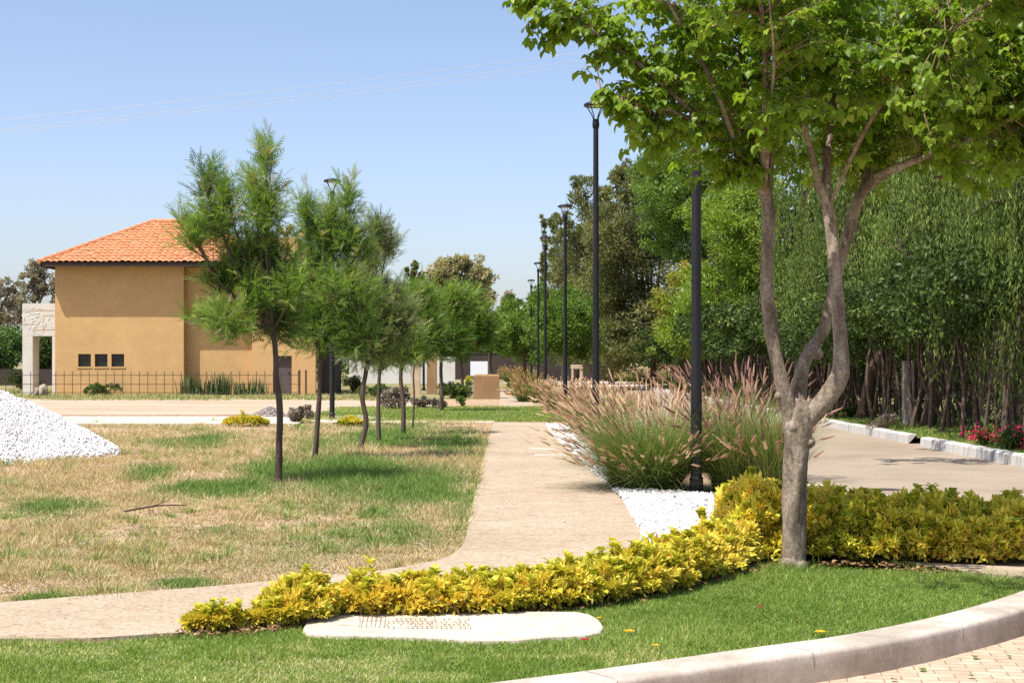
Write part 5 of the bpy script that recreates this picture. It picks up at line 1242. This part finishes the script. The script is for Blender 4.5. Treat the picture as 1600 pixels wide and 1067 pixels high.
# dark backing wood and skyline wood
m = M(); g = rng(180)
lob = [(17 + 5 * g.random(), y, 3 + 2 * g.random(), 3.5, 4, 4) for y in np.arange(34, 150, 4)] + [(18 + 5 * g.random(), y, 8 + 3 * g.random(), 4, 4, 4) for y in np.arange(40, 120, 4)]
crown(m, lob, 110000, .5, g, 'round', .5); tag(m.build('backing_woodland', mt['glossy'], flat=True), kind='stuff')
m = M(); lob = [(x, 205 + 10 * g.random(), 2 + 2.2 * g.random(), 5, 4, 3) for x in np.arange(-90, 45, 4.5)]
crown(m, lob, 50000, .55, g, 'round', .5); tag(m.build('distant_woodland', mt['shrub'], flat=True), kind='stuff')
m = M(); m.box(-6, 9, 145, 145.3, -.2, 2.3); m.box(-6, 9, 144.95, 145.35, 2.303, 2.42)
tag(m.build('back_wall', mt['darkwall']), 'long dark brown boundary wall closing the view behind the distant path', 'wall')
m = M(); m.box(16.5, 16.7, 26, 140, -.2, 1.5);  # added dark wall standing in for the darkness between the stems
tag(m.build('back_wall', mt['darkwall']), 'dark wall added behind the bare stems right of the road to keep gaps dark', 'wall')
m = M(); m.box(-12, -4.2, 118, 118.3, -.2, 1.85); m.box(-12.05, -4.15, 117.95, 118.35, 1.853, 1.95)
tag(m.build('garden_wall', mt['whitewall']), 'white wall in the distance seen between the young tree trunks', 'wall')
m = M(); m.box(-60, -30, 108, 108.2, -.2, 1.1)
tag(m.build('garden_wall', mt['darkwall']), 'low dark wall far behind the fence at the left edge', 'wall')

# ------------------------------------------------------------ small structures in the middle distance
def rbox(m, x0, x1, y0, y1, z0, z1, b=.03, seed=0):
    g = rng(seed)
    prof = [(0, 0), (0, z1 - z0 - b), (b, z1 - z0)]
    V = []
    for (i, h) in prof:
        V += [(x0 + i, y0 + i, z0 + h), (x1 - i, y0 + i, z0 + h), (x1 - i, y1 - i, z0 + h), (x0 + i, y1 - i, z0 + h)]
    q = [(4 * a + k_, 4 * a + (k_ + 1) % 4, 4 * a + 4 + (k_ + 1) % 4, 4 * a + 4 + k_) for a in range(2) for k_ in range(4)] + [(8, 9, 10, 11)]
    m.add(V, q)
blk = G(760, 623); s = F / blk[1]
m = M(); rbox(m, (740 - 800) / s, (780 - 800) / s, blk[1], blk[1] + 1.1, -.05, 38 / s, .06)
tag(m.build('stone_block', mt['brownblock']), 'square brown stone block standing at the left edge of the distant path', 'block')
Yb = 74; s = F / Yb
bd = thing('sign_board', 'blank white board on posts behind the brown stone block', 'board', ((748 - 800) / s, Yb, 0))
m = M(); m.box((735 - 800) / s, (762 - 800) / s, Yb, Yb + .05, EYE + (HZ - 587) / s, EYE + (HZ - 564.5) / s); m.build('panel', mt['white_paint'], bd)
for px in (738, 759):
    m = M(); m.box((px - 800) / s - .03, (px - 800) / s + .03, Yb + .053, Yb + .11, -.05, EYE + (HZ - 566) / s); m.build('post', mt['conc_post'], bd)
for (x0, x1, mt_, lab) in ((643, 656, 'column', 'pale tan square column behind the sapling trunk'), (667, 682, 'brownblock', 'darker brown square column right of the pale tan column')):
    Yc = 79; s = F / Yc; c = thing('column', lab, 'column', ((x0 + x1 - 1600) / 2 / s, Yc, 0), 'columns behind the tree row')
    m = M(); rbox(m, (x0 - 800) / s, (x1 - 800) / s, Yc, Yc + .45, -.05, 2.6, .02); m.build('shaft', mt[mt_], c)
    m = M(); rbox(m, (x0 - 802) / s, (x1 - 798) / s, Yc - .06, Yc + .51, 2.603, 2.8, .03); m.build('capital', mt[mt_], c)
Ya = 118; s = F / Ya; pt2 = thing('stone_gateway', 'small pale stone doorway frame far across the road by the third lamp', 'gateway', ((902 - 800) / s, Ya, 0))
m = M(); rbox(m, (892 - 800) / s, (911 - 800) / s, Ya, Ya + .4, EYE + (HZ - 576) / s, EYE + (HZ - 570) / s, .03); m.build('lintel', mt['column'], pt2)
for (a, b_) in ((893, 896), (906, 910.5)):
    m = M(); m.box((a - 800) / s, (b_ - 800) / s, Ya + .01, Ya + .39, -.1, EYE + (HZ - 576) / s - .003); m.build('jamb', mt['column'], pt2)
pp = G(1420, 668); s = F / pp[1]
m = M(); rbox(m, (1413 - 800) / s, (1428 - 800) / s, pp[1], pp[1] + .24, -.05, 1.62, .02)
tag(m.build('concrete_post', mt['conc_post']), 'square concrete post standing in front of the bare thicket stems', 'post')
# tree stump
c = G(63, 619); g = rng(191); m = M()
for i in range(5):
    a = i * 1.3; b0 = c + [math.cos(a) * .16, math.sin(a) * .12, -.05]; m.tube([b0 * 1 + [math.cos(a) * .1, 0, 0], b0 + [0, 0, .3], b0 + [math.cos(a) * .02, 0, g.uniform(.35, .62)]], [.16, .12, .09], 8, wob=.1, seed=i)
tag(m.build('tree_stump', mt['bark_pale'], flat=False), 'split tree stump on the grass in front of the white portal', 'stump')
# fallen stick
a, b_ = G(195, 806), G(292, 796); m = M(); pts = catmull([a + [0, 0, .05], (a + b_) / 2 + [0, .05, .07], b_ + [0, 0, .05]], 5); m.tube(pts, np.linspace(.011, .006, len(pts)), 6, wob=.1, seed=2); m.tube([pts[4], pts[4] + [.15, .1, .05]], [.006, .003], 5)
tag(m.build('fallen_stick', mt['bark_dark'], flat=False), 'thin dark stick lying on the dry grass at the left', 'stick')

def shrub(name, label, px, py, w, h, n, size, mat, seed, cat='shrub', group=None, twigs=True):
    c = G(px, py); s = F / c[1]; g = rng(seed); t = thing(name, label, cat, c, group); rx = w / s / 2; rz = h / s
    m = M(); lob = [(c[0] + g.uniform(-.6, .6) * rx, c[1] + g.uniform(-.4, .4) * rx, rz * g.uniform(.3, .65), rx * .5, rx * .5, rz * .36) for _ in range(7)]
    crown(m, lob, n, size, g, 'up', .5, .4); m.build('foliage', mt[mat], t)
    m = M()
    for i in range(14):
        e = np.array(lob[g.integers(0, 7)][:3]) + g.normal(size=3) * [rx * .3, rx * .3, rz * .2]; m.tube([c + [g.normal() * .05, g.normal() * .05, -.03], (c + e) / 2 + [0, 0, .03], e], [.014, .01, .005], 4, cap=False)
    m.build('stems', mt['greyshrub'] if False else mt['twig'], t)
    return t
shrub('dry_bush', 'round dry brown bush on the break in the pale pavement strip', 469, 661, 40, 30, 2600, .07, 'greyshrub', 301)
shrub('brush_heap', 'grey heap of cut dry branches behind the third and fourth trunks', 614, 640, 52, 34, 3600, .11, 'greyshrub', 302, 'brush heap')
shrub('brush_heap', 'low scatter of grey dry branches right of the taller brush heap', 668, 638, 60, 16, 2200, .11, 'greyshrub', 303, 'brush heap')
shrub('flowering_shrub', 'low shrub with reddish flowers at the fence foot beneath the small windows', 165, 617, 80, 20, 3200, .09, 'shrub', 304)
shrub('dark_shrub', 'dark green shrub beside the slanting trunk left of the white board', 706, 622, 44, 26, 4000, .1, 'glossy', 305)
shrub('grey_green_shrub', 'grey green shrub between the dark shrub and the brown stone block', 727, 621, 22, 26, 2200, .09, 'fern_grey', 306)
shrub('dark_shrub', 'dark purple brown shrub just right of the house opening', 552, 612, 36, 26, 3000, .1, 'pine', 307)
shrub('low_shrub', 'low green shrub band between the house opening and the columns', 580, 620, 70, 20, 3600, .1, 'shrub', 308)
shrub('low_shrub', 'dark leafy shrub at the foot of the white portal', 40, 612, 70, 34, 3800, .12, 'glossy', 309)
shrub('low_shrub', 'small green seedling bush on the brown strip before the stone block', 722, 634, 14, 18, 500, .1, 'shrub', 310)
shrub('clipped_hedge', 'low clipped green hedge crossing beyond the distant path', 808, 606, 44, 8, 2600, .1, 'bright2', 311, 'hedge')
shrub('low_shrub', 'small green shrub with yellow tips on the far verge across the road', 1072, 612, 44, 22, 3200, .12, 'shrub', 312)
shrub('dry_bush', 'leafless pinkish twig bush on the right verge beside the concrete post', 1378, 672, 50, 26, 1200, .05, 'greyshrub', 313)
shrub('dark_shrub', 'small dark shrub at the verge left of the concrete post', 1330, 655, 40, 22, 2200, .08, 'glossy', 314)
shrub('yellow_shrub', 'small orange yellow shrub glimpsed left of the brown stone block', 734, 600, 14, 12, 900, .12, 'gold', 315)
# bougainvillea
for (px, py, w, h, s, lab) in ((1535, 700, 60, 34, 321, 'sprawling shrub with pink red flowers on the right verge, left one of two'), (1590, 706, 60, 40, 322, 'red flowered shrub at the right edge of the photo on the verge')):
    t = shrub('flowering_shrub', lab, px, py, w, h, 1500, .06, 'glossy', s); c = G(px, py); sc = F / c[1]; g = rng(s + 50); m = M(); n = 150 if s == 321 else 320
    q = g.normal(size=(n, 3)) * [w / sc * .28, .3, h / sc * .2] + c + [0, 0, h / sc * .6]; kc = q[g.integers(0, 14, n)] + g.normal(size=(n, 3)) * .05
    m.stamp(LEAF, kc, randdir(g, n), randdir(g, n), .045, g.random(n)); m.build('flowers', mt['red'], t)
# sword plants along the fence
first = None
for (px, py, sc_, n, lab) in ((300, 618, 1.0, 34, 'sword leaved plant clump left of the house wing door, first from the wall corner'), (345, 618, 1.05, 38, 'tallest sword leaved plant clump behind the fence, middle of the wing wall'),
                              (378, 617, .7, 18, 'small sparse sword leaved plant behind the fence'), (402, 617, .8, 22, 'sword leaved plant closest to the house door'), (322, 618, .7, 14, 'thin sword leaved plant between the two largest clumps')):
    c = G(px, py); c[1] = 77.2; c[0] = (px - 800) * 77.2 / F; t = thing('sword_plant', lab, 'plant', c, 'sword leaved plants by the house'); g = rng(px); m = M(); n *= 3
    b0 = c + g.normal(size=(n, 3)) * [.3 * sc_, .12, 0]; b0[:, 2] = 0
    arcs(m, b0, g.uniform(0, 6, n), np.abs(g.normal(size=n)) * .22, g.uniform(.5, 1.15, n) * sc_, np.full(n, .04), np.full(n, .055), 4, g.random(n))
    m.build('leaves', mt['agave'], t)
# petals and fallen flowers on the lawn
for (px, py, mm, s, lab) in ((983, 996, 'yellow', .035, 'yellow flower nearest the kerb on the lawn'), (936, 974, 'yellow', .02, 'tiny yellow flower in the middle of the lawn'), (1187, 956, 'red', .02, 'tiny red petal on the lawn below the tree'),
                         (914, 1009, 'red', .03, 'red petal on the lawn near the slab corner'), (1025, 1018, 'yellow', .025, 'yellow flower on the lawn close to the kerb start'), (1282, 997, 'yellow', .035, 'yellow blossom beside the inner edge of the kerb')):
    c = G(px, py); m = M(); g = rng(px); n = 9
    th = np.arange(n) * 2 * PI / n; m.stamp(LEAF, np.tile(c + [0, 0, .035], (n, 1)), np.c_[np.cos(th), np.sin(th), np.full(n, .35)], (0, 0, 1), np.full(n, s), g.random(n))
    m.tube([c, c + [0, 0, .033]], [.0015, .0015], 4)
    tag(m.build('fallen_flower', mt[mm]), lab, 'flower', 'fallen flowers on the lawn')
# dry leaves on the brick road
m = M(); g = rng(400); pts_ = [G(px, py, RW) for px, py in ((1525, 1027), (1574, 1026), (1437, 1046), (1512, 1058), (1580, 990), (1392, 1064))]
m.stamp(LEAF, np.array(pts_) + [0, 0, .012], randdir(g, 6) * [1, 1, .1], (0, 0, 1), g.uniform(.035, .06, 6), g.uniform(.3, .9, 6))
tag(m.build('fallen_leaves', mt['shrub']), kind='stuff')
print('polys', sum(len(o.data.polygons) for o in scene.objects if o.type == 'MESH'))
